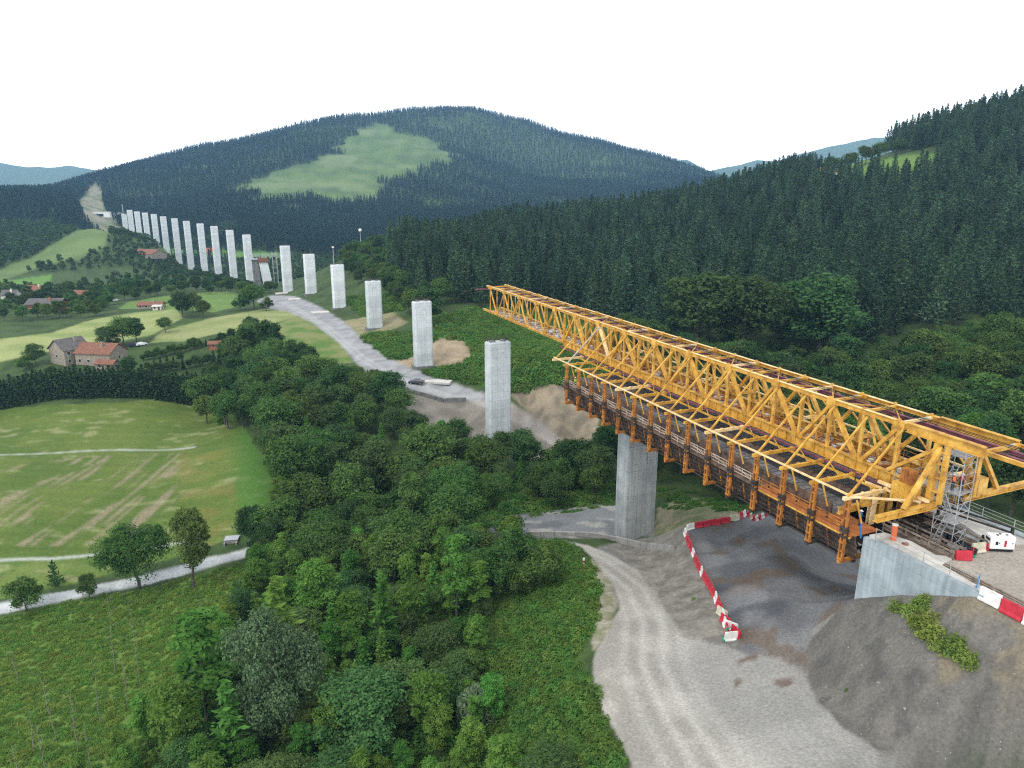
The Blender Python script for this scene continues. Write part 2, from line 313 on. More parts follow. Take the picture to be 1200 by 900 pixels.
_W = 1.0 / np.maximum(CT[:, 1], 60)                 # heights relative to distance keep near detail and far hills in balance
_A = np.zeros((_n + 3, _n + 3)); _A[:_n, :_n] = _phi(_d) + np.eye(_n) * 2e-4
_A[:_n, _n] = 1; _A[:_n, _n + 1:] = _cuv; _A[_n, :_n] = 1; _A[_n + 1:, :_n] = _cuv.T
_rhs = np.zeros(_n + 3); _rhs[:_n] = (CT[:, 2] - 0) * _W
_sol = np.linalg.solve(_A, _rhs)
def smooth01(t): t = np.clip(t, 0, 1); return t * t * (3 - 2 * t)
_perm = rng.random((64, 256, 256)).astype(np.float32)
def vnoise(x, y, k=0):
    """value noise in world metres"""
    g = _perm[k % 64]; xi = np.floor(x).astype(int); yi = np.floor(y).astype(int); fx = smooth01(x - xi); fy = smooth01(y - yi)
    a = g[xi & 255, yi & 255]; b = g[(xi + 1) & 255, yi & 255]; c = g[xi & 255, (yi + 1) & 255]; d = g[(xi + 1) & 255, (yi + 1) & 255]
    return (a * (1 - fx) + b * fx) * (1 - fy) + (c * (1 - fx) + d * fx) * fy
def fbm(x, y, k=0, o=4):
    s = 0; a = 0.5
    for i in range(o): s = s + a * vnoise(x * 2 ** i, y * 2 ** i, k + i); a *= 0.5
    return s
def ground(X, Y):
    X = np.atleast_1d(np.asarray(X, float)); Y = np.maximum(np.atleast_1d(np.asarray(Y, float)), 8.0)
    out = np.empty(X.shape).ravel(); uv = _uv(X.ravel(), Y.ravel())
    for i in range(0, len(uv), 20000):
        q = uv[i:i + 20000]; d = ((q[:, None] - _cuv[None]) ** 2).sum(-1)
        out[i:i + 20000] = (_phi(d) @ _sol[:_n] + _sol[_n] + q @ _sol[_n + 1:])
    z = out.reshape(X.shape) * np.maximum(Y, 60)
    w = np.clip((Y - 1100) / 800, 0, 1)             # ridges and gullies on the far mountain
    z = z + w * (fbm(X / 420, Y / 420, 3) - 0.47) * 75
    # spoil embankment heaped against the abutment and its wing walls
    s_ = (X - P0[0]) * AX[0] + (Y - P0[1]) * AX[1]; l_ = (X - P0[0]) * RX[0] + (Y - P0[1]) * RX[1]
    zw = np.interp(-s_, [30, 38, 44, 50.8, 55.6, 59.3, 62.8, 66, 90, 120], [-20, 9, 16, 20.6, 23.7, 25.7, 27.5, 27.3, 26.5, 20])
    e_ = zw - .95 * np.maximum(0, -7.3 - l_) - .95 * np.maximum(0, l_ - 7.3)
    near_ = Y < 140; d_ = np.where(near_, e_ - z, -9); z = np.where(near_, z + .5 * (d_ + np.sqrt(d_ * d_ + .35)) * (d_ > -6), z)
    # hills far beyond, left and right of the mountain
    xp = 600 + FPX * X / (Y * CP + 50)
    prof = np.interp(xp, [-300, 0, 30, 60, 90, 130, 200, 700, 770, 800, 825, 850, 880, 905, 930, 965, 1010, 1100, 1500], [260, 300, 290, 305, 315, 280, 120, 120, 410, 425, 350, 385, 440, 430, 500, 560, 600, 560, 400])
    bump = np.exp(-((np.log(Y) - math.log(6000)) / .13) ** 2)
    z = z + bump * (prof + (fbm(X / 700, Y / 700, 13, 4) - .47) * 70)
    return z
def gz(X, Y): return float(ground([X], [Y])[0])
_ld = np.exp(np.linspace(math.log(25), math.log(6000), 420))
def hit(px, py, dmin=25, dmax=6000):
    """first point of the ground along the ray through a picture point"""
    ld = _ld[(_ld >= dmin) & (_ld <= dmax)]
    P = np.array(un(px, py, 1.0)) - np.array([0, 0, CAMZ]); X = P[0] * ld; Y = P[1] * ld; Z = CAMZ + P[2] * ld
    g = ground(X, Y) - Z; k = np.argmax(g > 0)
    if g[k] <= 0: k = len(ld) - 1
    if k > 0:
        t = g[k - 1] / (g[k - 1] - g[k]) if g[k] != g[k - 1] else 0; D = ld[k - 1] + (ld[k] - ld[k - 1]) * t
    else: D = ld[0]
    return (P[0] * D, P[1] * D, CAMZ + P[2] * D)
def inpoly(px, py, poly):
    ins = np.zeros(px.shape, bool); n = len(poly); j = n - 1
    for i in range(n):
        xi, yi = poly[i]; xj, yj = poly[j]
        c = ((yi > py) != (yj > py)) & (px < (xj - xi) * (py - yi) / ((yj - yi) or 1e-9) + xi); ins ^= c; j = i
    return ins
def segdist(X, Y, pts):
    d = np.full(X.shape, 1e9)
    for (x0, y0), (x1, y1) in zip(pts[:-1], pts[1:]):
        vx, vy = x1 - x0, y1 - y0; t = np.clip(((X - x0) * vx + (Y - y0) * vy) / (vx * vx + vy * vy + 1e-9), 0, 1)
        d = np.minimum(d, np.hypot(X - x0 - t * vx, Y - y0 - t * vy))
    return d

# zones of the ground: (name, outline, nearest D, farthest D, colours a / b, kind)
Z = {}
Z['road'] = [(612, 632), (680, 641), (700, 662), (722, 690), (727, 712), (712, 738), (699, 762), (694, 792), (704, 832), (728, 872), (752, 914), (1080, 914), (1036, 882), (988, 852), (957, 822), (940, 790), (925, 771), (870, 767), (850, 757), (800, 747), (785, 722), (768, 692), (745, 667), (718, 651), (690, 639), (640, 631)]
Z['site_soil'] = [(700, 640), (770, 628), (806, 616), (910, 596), (1012, 600), (1012, 700), (1230, 700), (1230, 915), (740, 915), (735, 740)]
Z['yard'] = [(806, 618), (850, 606), (905, 598), (960, 600), (1010, 640), (1002, 704), (985, 712), (950, 740), (945, 762), (945, 785), (925, 771), (870, 767), (866, 750), (852, 735), (845, 705), (828, 668), (812, 648)]
Z['embankment'] = [(1002, 700), (1060, 690), (1160, 690), (1210, 700), (1230, 912), (1075, 914), (1032, 882), (985, 850), (955, 822), (945, 785), (946, 755), (985, 712)]
Z['road_bank'] = [(720, 643), (770, 630), (806, 618), (812, 648), (828, 668), (845, 705), (852, 735), (858, 752), (830, 750), (800, 747), (785, 722), (768, 692), (745, 667)]
Z['lower_yard'] = [(575, 612), (600, 604), (690, 592), (720, 592), (770, 610), (765, 628), (700, 632), (620, 629), (600, 628), (572, 622)]
Z['dirt_a'] = [(770, 595), (800, 582), (850, 590), (880, 600), (806, 620), (765, 628)]
Z['upper_road'] = [(300, 352), (318, 346), (345, 347), (372, 358), (402, 376), (428, 400), (452, 418), (478, 430), (520, 446), (568, 461), (572, 470), (540, 470), (505, 463), (470, 455), (440, 447), (420, 428), (397, 402), (367, 379), (340, 366), (310, 360)]
Z['soil_slope'] = [(468, 456), (505, 464), (540, 471), (572, 470), (600, 480), (640, 505), (670, 520), (640, 540), (560, 535), (500, 505), (478, 480)]
Z['ramp'] = [(545, 468), (575, 465), (600, 472), (660, 510), (690, 530), (660, 530), (620, 505), (590, 488)]
Z['rock_cut'] = [(596, 462), (620, 454), (650, 450), (690, 452), (705, 470), (700, 510), (680, 525), (655, 512), (630, 492)]
Z['dirt_patch'] = [(500, 404), (520, 396), (545, 400), (556, 414), (545, 428), (515, 432), (470, 430), (455, 425), (478, 420)]
Z['dirt_patch2'] = [(395, 378), (425, 372), (460, 365), (478, 378), (445, 392), (420, 396)]
Z['bramble'] = [(425, 395), (445, 388), (480, 392), (505, 372), (560, 362), (660, 370), (730, 400), (700, 455), (650, 452), (596, 462), (560, 450), (500, 438), (515, 432), (545, 428), (556, 414), (545, 400), (520, 396), (478, 420), (455, 420)]
Z['field'] = [(-40, 480), (100, 473), (205, 468), (262, 476), (290, 505), (305, 530), (350, 568), (330, 600), (300, 615), (270, 630), (150, 645), (60, 655), (-40, 665)]
Z['strip'] = [(-40, 665), (60, 655), (150, 645), (250, 628), (270, 632), (200, 655), (100, 680), (-40, 712)]
Z['track'] = [(-40, 716), (0, 707), (100, 688), (130, 682), (165, 675), (250, 652), (290, 643), (345, 643), (400, 652), (398, 660), (345, 652), (290, 652), (255, 662), (180, 684), (130, 692), (100, 699), (0, 720), (-40, 730)]
Z['meadow'] = [(-40, 734), (100, 702), (180, 690), (255, 668), (290, 660), (300, 700), (290, 760), (250, 850), (230, 920), (-60, 920)]
Z['pale_field_a'] = [(-40, 402), (60, 390), (110, 374), (160, 366), (205, 362), (215, 372), (180, 392), (140, 400), (60, 412), (-40, 432)]
Z['pale_field_b'] = [(175, 402), (190, 388), (250, 372), (310, 362), (345, 362), (352, 370), (310, 382), (250, 392), (215, 400)]
Z['green_field'] = [(138, 362), (150, 354), (205, 345), (268, 341), (290, 348), (285, 358), (250, 366), (205, 362)]
Z['rough_slope'] = [(300, 388), (350, 370), (372, 380), (400, 405), (415, 425), (380, 428), (340, 420), (320, 405)]
Z['big_meadow'] = [(-40, 330), (0, 315), (40, 300), (60, 287), (85, 272), (112, 264), (130, 272), (122, 290), (95, 303), (50, 312), (0, 330), (-40, 340)]
Z['valley_grass'] = [(-20, 340), (0, 330), (60, 322), (60, 340), (30, 342), (-20, 350)]
Z['corridor'] = [(92, 236), (105, 222), (112, 214), (120, 225), (122, 242), (135, 262), (152, 272), (180, 288), (200, 300), (205, 316), (185, 320), (160, 312), (135, 302), (125, 285), (112, 272), (100, 258)]
Z['clearing'] = [(262, 228), (300, 212), (335, 200), (362, 188), (385, 176), (400, 174), (418, 158), (432, 153), (440, 148), (466, 150), (500, 163), (545, 186), (520, 196), (480, 204), (456, 210), (446, 232), (400, 238), (350, 238), (300, 236)]
Z['far_green'] = [(180, 292), (330, 296), (330, 304), (180, 302)]
Z['hill_meadow'] = [(955, 202), (990, 192), (1040, 184), (1112, 178), (1108, 192), (1080, 204), (1050, 206), (1010, 206)]
Z['track_side'] = [(694, 655), (712, 672), (728, 700), (715, 735), (696, 765), (688, 740), (690, 700), (682, 665)]
ZD = dict(clearing=(1300, 2700), corridor=(950, 2000), big_meadow=(560, 1000), hill_meadow=(300, 800), far_green=(700, 1150), valley_grass=(400, 800),
          pale_field_a=(230, 420), pale_field_b=(230, 460), green_field=(300, 560), rough_slope=(200, 400), upper_road=(170, 600))
ORDER = ['clearing', 'corridor', 'big_meadow', 'valley_grass', 'far_green', 'hill_meadow', 'green_field', 'pale_field_a', 'pale_field_b', 'rough_slope', 'bramble', 'dirt_patch', 'dirt_patch2', 'soil_slope', 'ramp', 'rock_cut',
         'upper_road', 'field', 'strip', 'meadow', 'track', 'lower_yard', 'dirt_a', 'track_side', 'site_soil', 'road_bank', 'embankment', 'yard', 'road']
# zone -> (colour a, colour b, noise size in m)
ZC = dict(base=((.030, .052, .016), (.060, .095, .028), 6), clearing=((.062, .112, .030), (.12, .172, .052), 30), corridor=((.075, .12, .04), (.30, .26, .21), 14), big_meadow=((.085, .135, .04), (.13, .18, .06), 20),
          valley_grass=((.08, .18, .03), (.13, .23, .05), 12), far_green=((.07, .17, .03), (.11, .22, .05), 14), hill_meadow=((.08, .15, .03), (.12, .20, .04), 12), green_field=((.09, .165, .035), (.13, .20, .05), 9),
          pale_field_a=((.17, .22, .07), (.28, .30, .12), 12), pale_field_b=((.17, .21, .07), (.26, .27, .12), 8), rough_slope=((.07, .15, .025), (.20, .20, .08), 6), bramble=((.045, .10, .018), (.07, .15, .03), 3),
          dirt_patch=((.22, .17, .11), (.34, .27, .18), 2), dirt_patch2=((.15, .16, .07), (.27, .23, .14), 3), soil_slope=((.13, .115, .095), (.22, .20, .17), 3), ramp=((.24, .21, .19), (.34, .31, .28), 2), rock_cut=((.15, .13, .10), (.36, .29, .20), 1.6),
          upper_road=((.20, .20, .21), (.33, .33, .33), 2.5), field=((.072, .118, .020), (.112, .150, .030), 9), strip=((.08, .14, .025), (.14, .18, .045), 5), meadow=((.085, .150, .028), (.125, .195, .040), 4),
          track=((.33, .34, .345), (.52, .53, .53), 2.5), lower_yard=((.11, .115, .12), (.20, .205, .21), 4), dirt_a=((.10, .13, .05), (.26, .22, .15), 2.5), track_side=((.15, .16, .08), (.33, .29, .24), 1.4),
          road_bank=((.13, .12, .10), (.24, .22, .19), 1.5), embankment=((.105, .098, .088), (.155, .143, .125), 1.3), yard=((.105, .105, .11), (.19, .188, .185), 5), site_soil=((.13, .125, .115), (.22, .21, .19), 2.5), road=((.245, .228, .198), (.37, .347, .305), 4))
NU, NV = 1080, 1120
def build_terrain():
    ur = np.linspace(-1.12, 1.12, NU)
    # rows spaced so that far ground stays as finely divided as near ground
    yr = np.concatenate([np.exp(np.linspace(math.log(14), math.log(48), 40)), np.exp(np.linspace(math.log(48.2), math.log(420), 740)), np.exp(np.linspace(math.log(421.5), math.log(9500), NV - 780))])
    U, Y = np.meshgrid(ur, yr); X = U * Y
    Zg = ground(X, Y)
    # small relief: rough ground, spoil, rock
    near = np.clip(1 - Y / 500, 0, 1)
    px, py, D = proj(X, Y, Zg)
    wob = np.clip(5.0 / np.maximum(D, 20) * 833 / 12, 0, 6)
    qx = px + (fbm(X / 3 + 9, Y / 3, 5, 3) - .44) * wob * 1.6; qy = py + (fbm(X / 3, Y / 3 + 7, 9, 3) - .44) * wob
    zone = np.zeros(X.shape, int)
    bx = px + (fbm(X / 70, Y / 70, 15, 4) - .46) * 60; by = py + (fbm(X / 70 + 5, Y / 70, 19, 4) - .46) * 26
    for i, nme in enumerate(ORDER):
        d0, d1 = ZD.get(nme, (30, 330))
        if nme in ('embankment',): sx, sy = px + (qx - px) * .4, py + (qy - py) * .4
        elif nme in ('clearing', 'corridor'): sx, sy = (bx, by) if nme == 'clearing' else (px + (bx - px) * .2, by)
        else: sx, sy = qx, qy
        zone[inpoly(sx, sy, Z[nme]) & (D > d0) & (D < d1)] = i + 1
    c = np.zeros(X.shape + (3,)); names = ['base'] + ORDER
    rough = np.zeros(X.shape)
    for i, nme in enumerate(names):
        m = zone == i
        a, b, sc = ZC[nme]; n = fbm(X[m] / sc, Y[m] / sc, 11 + i, 5); n2 = fbm(X[m] / sc * 6, Y[m] / sc * 6, 21 + i, 3)
        f = smooth01((n - .30) / .34) * .7 + n2 * .3
        col = np.array(a)[None] * (1 - f[:, None]) + np.array(b)[None] * f[:, None]
        c[m] = col
    def blendc(mask, col, w): c[mask] = c[mask] * (1 - w[mask][:, None]) + np.array(col)[None] * w[mask][:, None]
    W = lambda pts: [hit(*p)[:2] for p in pts]
    zi = lambda n: zone == names.index(n)
    # field: worn earth in broken rows, mown bands, two gravel farm paths
    f = zi('field') | zi('strip')
    p1 = hit(70, 590); p2 = hit(200, 500); dr = np.array([p2[0] - p1[0], p2[1] - p1[1]]); dr /= np.linalg.norm(dr)
    al = X * dr[0] + Y * dr[1]; ac = X * -dr[1] + Y * dr[0]
    rows = smooth01((vnoise(ac / .75, al / 18, 31) - .60) / .14) * smooth01((fbm(ac / 9, al / 12, 33, 3) - .38) / .10)
    inband = inpoly(px, py, [(0, 540), (210, 530), (225, 545), (190, 620), (110, 640), (0, 640)])
    blendc(f & inband, (.25, .20, .135), rows * .75)
    blendc(f, (.30, .29, .15), smooth01((fbm(X / 5, Y / 2.2, 36, 4) - .60) / .1) * .5)
    mow = (np.sin(Y * 1.3) * .5 + .5) * .10
    c[f] *= (1 - mow[f])[:, None]
    blendc(f & (px > 255), (.05, .13, .02), smooth01((px - 262) / 30) * .8)
    blendc(f & (px > 210) & (px < 275) & (py > 525) & (py < 640), (.15, .135, .035), smooth01((fbm(X / 5, Y / 5, 71, 3) - .35) / .2) * .6)
    for pts, w in (([(-30, 535), (60, 531), (140, 527), (228, 524)], .75), ([(-30, 658), (60, 655), (128, 649), (190, 640), (240, 630)], .9)):
        d = segdist(X, Y, W(pts)); blendc(f | zi('meadow'), (.38, .40, .36), smooth01((w * .7 - d) / .3))
    # wheel tracks and dust on the haul road
    rd = zi('road')
    cen = W([(640, 637), (700, 655), (745, 690), (765, 730), (765, 780), (800, 850), (850, 930)]); d1 = segdist(X, Y, cen)
    blendc(rd, (.46, .44, .40), np.exp(-((d1 - 1.1) / .5) ** 2) * .55 + np.exp(-((d1 - 3.2) / .6) ** 2) * .35)
    cen2 = W([(860, 775), (930, 830), (1010, 880), (1080, 920)]); d2 = segdist(X, Y, cen2)
    blendc(rd, (.235, .23, .22), smooth01((9 - d2) / 5) * .55); st = fbm(d1 * 1.7, cen2[0][0] + (X + Y) / 30, 41, 3)
    blendc(rd, (.20, .20, .20), smooth01((st - .5) / .15) * .25)
    # stains in the yard
    yd = zi('yard'); s_ = fbm(X / 6 + 3, Y / 6, 44, 4)
    blendc(yd, (.055, .058, .07), smooth01((s_ - .46) / .14) * .55); blendc(yd, (.13, .085, .05), smooth01((fbm(X / 3, Y / 3, 47, 4) - .56) / .07) * .6)
    blendc(yd & (px < 900) & (py > 650), (.25, .25, .255), smooth01((fbm(X / 7, Y / 7, 48, 3) - .42) / .15) * .5)
    blendc(rd & (py < 812) & (px > 860) & (px < 960), (.10, .055, .035), smooth01((fbm(X / 2.2, Y / 1.5, 52, 3) - .52) / .08) * .7)
    # spoil embankment: gravel and clay patches
    eb = zi('embankment'); blendc(eb & (px > 1100) & (py < 800), (.19, .155, .105), smooth01((fbm(X / 3, Y / 3, 55, 4) - .45) / .1) * .7)
    blendc(eb, (.075, .072, .070), smooth01((fbm(X / 1.6, Y / 1.6, 58, 4) - .55) / .06) * .6)
    ur_ = zi('upper_road'); dd = segdist(X, Y, W([(330, 354), (385, 385), (425, 420), (460, 443), (560, 467)]))
    blendc(ur_, (.50, .49, .46), np.exp(-((dd - 1.0) / .45) ** 2) * .5)
    lr = zi('lower_yard'); blendc(lr, (.36, .34, .31), smooth01((fbm(X / 5, Y / 3, 61, 4) - .58) / .05) * .7)
    fh = D > 4300; c[fh] = c[fh] * .35 + np.array([.10, .15, .085]) * .65  # far hills' colour lightened to stand in for thicker haze
    # stripes of the old terraces on the clearing
    cl = zi('clearing'); blendc(cl, (.05, .085, .035), smooth01((fbm(X / 50, Zg / 9 + X / 260, 64, 4) - .50) / .06) * .6); blendc(cl, (.22, .25, .12), smooth01((fbm(X / 90 + 4, Zg / 14, 66, 4) - .55) / .06) * .4)
    rg = np.zeros(X.shape)
    for nme, amp, sc in (('rock_cut', 2.2, 4), ('embankment', .18, .9), ('road_bank', .5, 1.6), ('track_side', .5, 1.6), ('yard', .10, 1.2), ('road', .05, 1), ('soil_slope', .4, 2.5), ('meadow', .45, 1.6), ('bramble', .8, 3), ('base', .8, 5), ('dirt_patch', .8, 4), ('field', .06, 1.5), ('corridor', 5, 16), ('clearing', 6, 60)):
        m = zi(nme); rg[m] = (fbm(X[m] / sc, Y[m] / sc, 2, 4) - .46) * amp
    Zg = Zg + rg
    for _ in range(2): c[1:-1, 1:-1] = (c[1:-1, 1:-1] * 2 + c[:-2, 1:-1] + c[2:, 1:-1] + c[1:-1, :-2] + c[1:-1, 2:]) / 6
    V = np.stack([X, Y, Zg], -1).reshape(-1, 3)
    idx = np.arange(NU * NV).reshape(NV, NU)
    Q = np.stack([idx[:-1, :-1], idx[:-1, 1:], idx[1:, 1:], idx[1:, :-1]], -1).reshape(-1, 4)
    zq = zone[:-1, :-1].reshape(-1); cf = c.reshape(-1, 3)
    grp = {'ground': ['base', 'rough_slope', 'dirt_a', 'track_side', 'dirt_patch', 'dirt_patch2', 'road_bank', 'soil_slope', 'corridor', 'site_soil'],
           'haul_road': ['road', 'ramp'], 'gravel_yard': ['yard'], 'spoil_embankment': ['embankment'], 'asphalt_yard': ['lower_yard'], 'farm_track': ['track'], 'mown_field': ['field', 'strip'],
           'rough_meadow': ['meadow', 'bramble'], 'rock_cutting': ['rock_cut'], 'site_road': ['upper_road'], 'pasture': ['pale_field_a', 'pale_field_b', 'green_field', 'valley_grass', 'far_green', 'hill_meadow', 'big_meadow'], 'mountain_clearing': ['clearing']}
    me_mats = {}
    for g, zs in grp.items():
        ids = [names.index(q) for q in zs]; m = np.isin(zq, ids); F = Q[m]
        if not len(F): print('EMPTY', g); continue
        u_, inv = np.unique(F, return_inverse=True)
        rock = g in ('rock_cutting', 'spoil_embankment', 'haul_road', 'gravel_yard', 'asphalt_yard', 'farm_track', 'site_road')
        me = np_mesh(g, V[u_], inv.reshape(F.shape), TM[1 if rock else 0], smooth=True)
        at = me.color_attributes.new("ground_colour", 'FLOAT_COLOR', 'POINT')
        at.data.foreach_set("color", np.concatenate([cf[u_], np.ones((len(u_), 1))], 1).astype(np.float32).ravel())
        o = obj(g, me); tag(o, kind='structure')
def terrain_mat(name, gravel):
    m = bpy.data.materials.new(name); m.use_nodes = True; N = m.node_tree.nodes; L = m.node_tree.links; b = N['Principled BSDF']
    b.inputs['Roughness'].default_value = .95; b.inputs['Specular IOR Level'].default_value = .15
    a = N.new('ShaderNodeAttribute'); a.attribute_name = "ground_colour"
    t = N.new('ShaderNodeTexCoord')
    n = N.new('ShaderNodeTexNoise'); n.inputs['Scale'].default_value = 3.2 if gravel else 1.6; n.inputs['Detail'].default_value = 8; n.inputs['Roughness'].default_value = .75
    L.new(t.outputs['Object'], n.inputs['Vector'])
    r = N.new('ShaderNodeMapRange'); r.inputs[1].default_value = .3; r.inputs[2].default_value = .7; r.inputs[3].default_value = .66; r.inputs[4].default_value = 1.34
    L.new(n.outputs['Fac'], r.inputs[0])
    v = N.new('ShaderNodeVectorMath'); v.operation = 'SCALE'; L.new(a.outputs['Color'], v.inputs[0]); L.new(r.outputs[0], v.inputs['Scale'])
    src = v.outputs[0]
    if gravel:                                            # scattered pale stones
        vo = N.new('ShaderNodeTexVoronoi'); vo.inputs['Scale'].default_value = 1.5; L.new(t.outputs['Object'], vo.inputs['Vector'])
        n3 = N.new('ShaderNodeTexNoise'); n3.inputs['Scale'].default_value = .5; L.new(t.outputs['Object'], n3.inputs['Vector'])
        th = N.new('ShaderNodeMath'); th.operation = 'MULTIPLY'; th.inputs[1].default_value = .17; L.new(n3.outputs['Fac'], th.inputs[0]); th.inputs[1].default_value = .12
        lt = N.new('ShaderNodeMath'); lt.operation = 'LESS_THAN'; L.new(vo.outputs['Distance'], lt.inputs[0]); L.new(th.outputs[0], lt.inputs[1])
        mixc = N.new('ShaderNodeMix'); mixc.data_type = 'RGBA'; L.new(lt.outputs[0], mixc.inputs[0]); L.new(src, mixc.inputs[6]); mixc.inputs[7].default_value = (.30, .28, .24, 1)
        src = mixc.outputs[2]
    L.new(src, b.inputs['Base Color'])
    n2 = N.new('ShaderNodeTexNoise'); n2.inputs['Scale'].default_value = 4 if gravel else 2.5; n2.inputs['Detail'].default_value = 6
    L.new(t.outputs['Object'], n2.inputs['Vector']); bp = N.new('ShaderNodeBump'); bp.inputs['Strength'].default_value = .6; bp.inputs['Distance'].default_value = .25
    L.new(n2.outputs['Fac'], bp.inputs['Height']); L.new(bp.outputs[0], b.inputs['Normal'])
    return m
TM = [terrain_mat('grassy_ground', False), terrain_mat('gravel_ground', True)]
build_terrain()
# ------------------------------------------------------------------ viaduct piers
def chamfer(w, d, c): return [(-w + c, -d), (w - c, -d), (w, -d + c), (w, d - c), (w - c, d), (-w + c, d), (-w, d - c), (-w, -d + c)]
def ring(mb, w, d, h, levels=(0.55, 1.1), r=.03, step=1.3):
    pts = [(-w, -d), (w, -d), (w, d), (-w, d)]
    for i in range(4):
        (x0, y0), (x1, y1) = pts[i], pts[(i + 1) % 4]; n = max(1, round(math.hypot(x1 - x0, y1 - y0) / step))
        for k in range(n):
            x, y = x0 + (x1 - x0) * k / n, y0 + (y1 - y0) * k / n; mb.bar((x, y, h), (x, y, h + levels[-1]), r * 1.3)
        for l in levels: mb.bar((x0, y0, h + l), (x1, y1, h + l), r)
def pier(i, X, Y, zt, zb, rz, W, T, label, m, rails=True, foot=True):
    o = empty('viaduct_pier', (X, Y, zb), rz); tag(o, label, 'bridge pier', 'concrete piers of the viaduct')
    H = zt - zb; c = .38
    hw, hd = W / 2, T / 2
    if i == 0: c = .12
    mb = MB(); lvl = [0 - 2.5, H - .25, H]                  # shaft reaches below the soil; small chamfer at the head
    ring0 = chamfer(hw, hd, c); top = chamfer(hw - .22, hd - .22, c)
    V = [(x, y, lvl[0]) for x, y in ring0] + [(x, y, lvl[1]) for x, y in ring0] + [(x, y, lvl[2]) for x, y in top]
    F = [tuple(range(7, -1, -1)), tuple(range(16, 24))] + [(a + k, a + (k + 1) % 8, a + 8 + (k + 1) % 8, a + 8 + k) for a in (0, 8) for k in range(8)]
    mb.raw(V, F)
    # raised ribs either side of the shallow recess on each broad face
    for sy in (-1, 1):
        y0, y1 = sorted((sy * hd, sy * (hd + .06)))
        mb.box(-hw + c + .05, -hw * .30, y0 - .02, y1, -2.4, H - 1.0); mb.box(hw * .30, hw - c - .05, y0 - .02, y1, -2.4, H - 1.0)
        mb.box(-hw * .30, hw * .30, y0 - .02, y1, H - 2.6, H - 1.0)
    s = mb.build('shaft', m, o)
    if foot:
        f = MB(); f.prism(chamfer(hw + .6, hd + .8, .1), -2.4, .35); f.build('footing', M['darkconc'], o)
    for sx in (-1, 1): b = MB(); b.box(sx * hw * .5 - .55, sx * hw * .5 + .55, -.6, .6, H + .002, H + .35); b.build('bearing_plinth', M['darkconc'], o)
    if rails:
        r_ = MB(); ring(r_, hw - .3, hd - .2, H + .002, r=.05); r_.box(-hw + .1, hw - .1, hd - .2, hd + .25, H + .3, H + .38); r_.build('guard_rail', M['darksteel'], o)
    return o
x, y, z = br(0, 0, 26.2)
pier(0, x, y, z, 3.0, TH, 6.0, 3.5, 'tall grey concrete pier carrying the yellow gantry beside the haul road', M['pier_near'], rails=False, foot=False)
ORD = ['first', 'second', 'third', 'fourth', 'fifth', 'sixth', 'seventh', 'eighth', 'ninth', 'tenth', 'eleventh', 'twelfth', 'thirteenth', 'fourteenth', 'fifteenth', 'sixteenth', 'seventeenth', 'eighteenth', 'nineteenth']
for i, (X, Y, zt, zb) in enumerate(PIERS):
    if i == 6: continue
    j0 = max(0, i - 1); j1 = min(len(PIERS) - 1, i + 1)
    rz = math.atan2(-(PIERS[j1][0] - PIERS[j0][0]), PIERS[j1][1] - PIERS[j0][1])
    if i == 0: lab = 'pale free-standing concrete pier right in front of the gantry nose'
    elif i == 18: lab = 'short pale pier at the far left end of the viaduct row'
    elif i > 6: lab = '%s tall slim pale pier beyond the slanted pier, counted towards the left' % ORD[i - 7]
    else: lab = '%s pale free-standing pier beyond the gantry nose, along the site road' % ORD[i]
    k = 1.0 if i < 9 else 1.0 + (i - 8) * .02
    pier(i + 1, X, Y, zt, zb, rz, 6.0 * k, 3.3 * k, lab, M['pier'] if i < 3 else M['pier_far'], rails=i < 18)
# slanted twin wall pier under formwork in the row
X, Y = PIERS[6][0] - 3, PIERS[6][1] + 0
zb = gz(X, Y)
o = empty('slanted_pier', (X, Y, zb - 1), R(22)); tag(o, 'squat slanting pier walls wrapped in scaffold, in the row of tall piers', 'bridge pier')
mb = MB(); mb.raw([(-7, -4, -2), (-2.2, -4, -2), (-2.2, 4, -2), (-7, 4, -2), (-7.6, -3, 21), (-3.6, -3, 21), (-3.6, 3, 21), (-7.6, 3, 21)], [(0, 3, 2, 1), (4, 5, 6, 7), (0, 1, 5, 4), (1, 2, 6, 5), (2, 3, 7, 6), (3, 0, 4, 7)]); mb.build('dark_wall', M['darkconc'], o)
mb = MB(); mb.raw([(-.5, -4.5, -2), (6, -4.5, -2), (6, 3, -2), (-.5, 3, -2), (-3.0, -3.5, 19), (3.0, -3.5, 19), (3.0, 3, 19), (-3.0, 3, 19)], [(0, 3, 2, 1), (4, 5, 6, 7), (0, 1, 5, 4), (1, 2, 6, 5), (2, 3, 7, 6), (3, 0, 4, 7)]); mb.build('pale_wall', M['pier_far'], o)
mb = MB(); mb.box(-3.6, 3.4, -4.2, 3.4, 19.02, 22); mb.build('formwork', M['roofred'], o)
mb = MB(); mb.box(-9, -3.3, -4, 4, 21.02, 21.4); ring(mb, 8.6, 4.6, 22.1, (1.2, 2.4), .16, 2.2)
for z in (3, 7, 11, 15, 19, 23):
    for sx in (6.6, 9.4): mb.bar((sx, -4, z), (sx, 4, z), .16)
    for sy in (-4, 4): mb.bar((6.6, sy, z), (9.4, sy, z), .16)
for sx in (6.6, 9.4):
    for sy in (-4, 0, 4): mb.bar((sx, sy, -1), (sx, sy, 26), .2)
mb.build('scaffold', M['galv'], o)
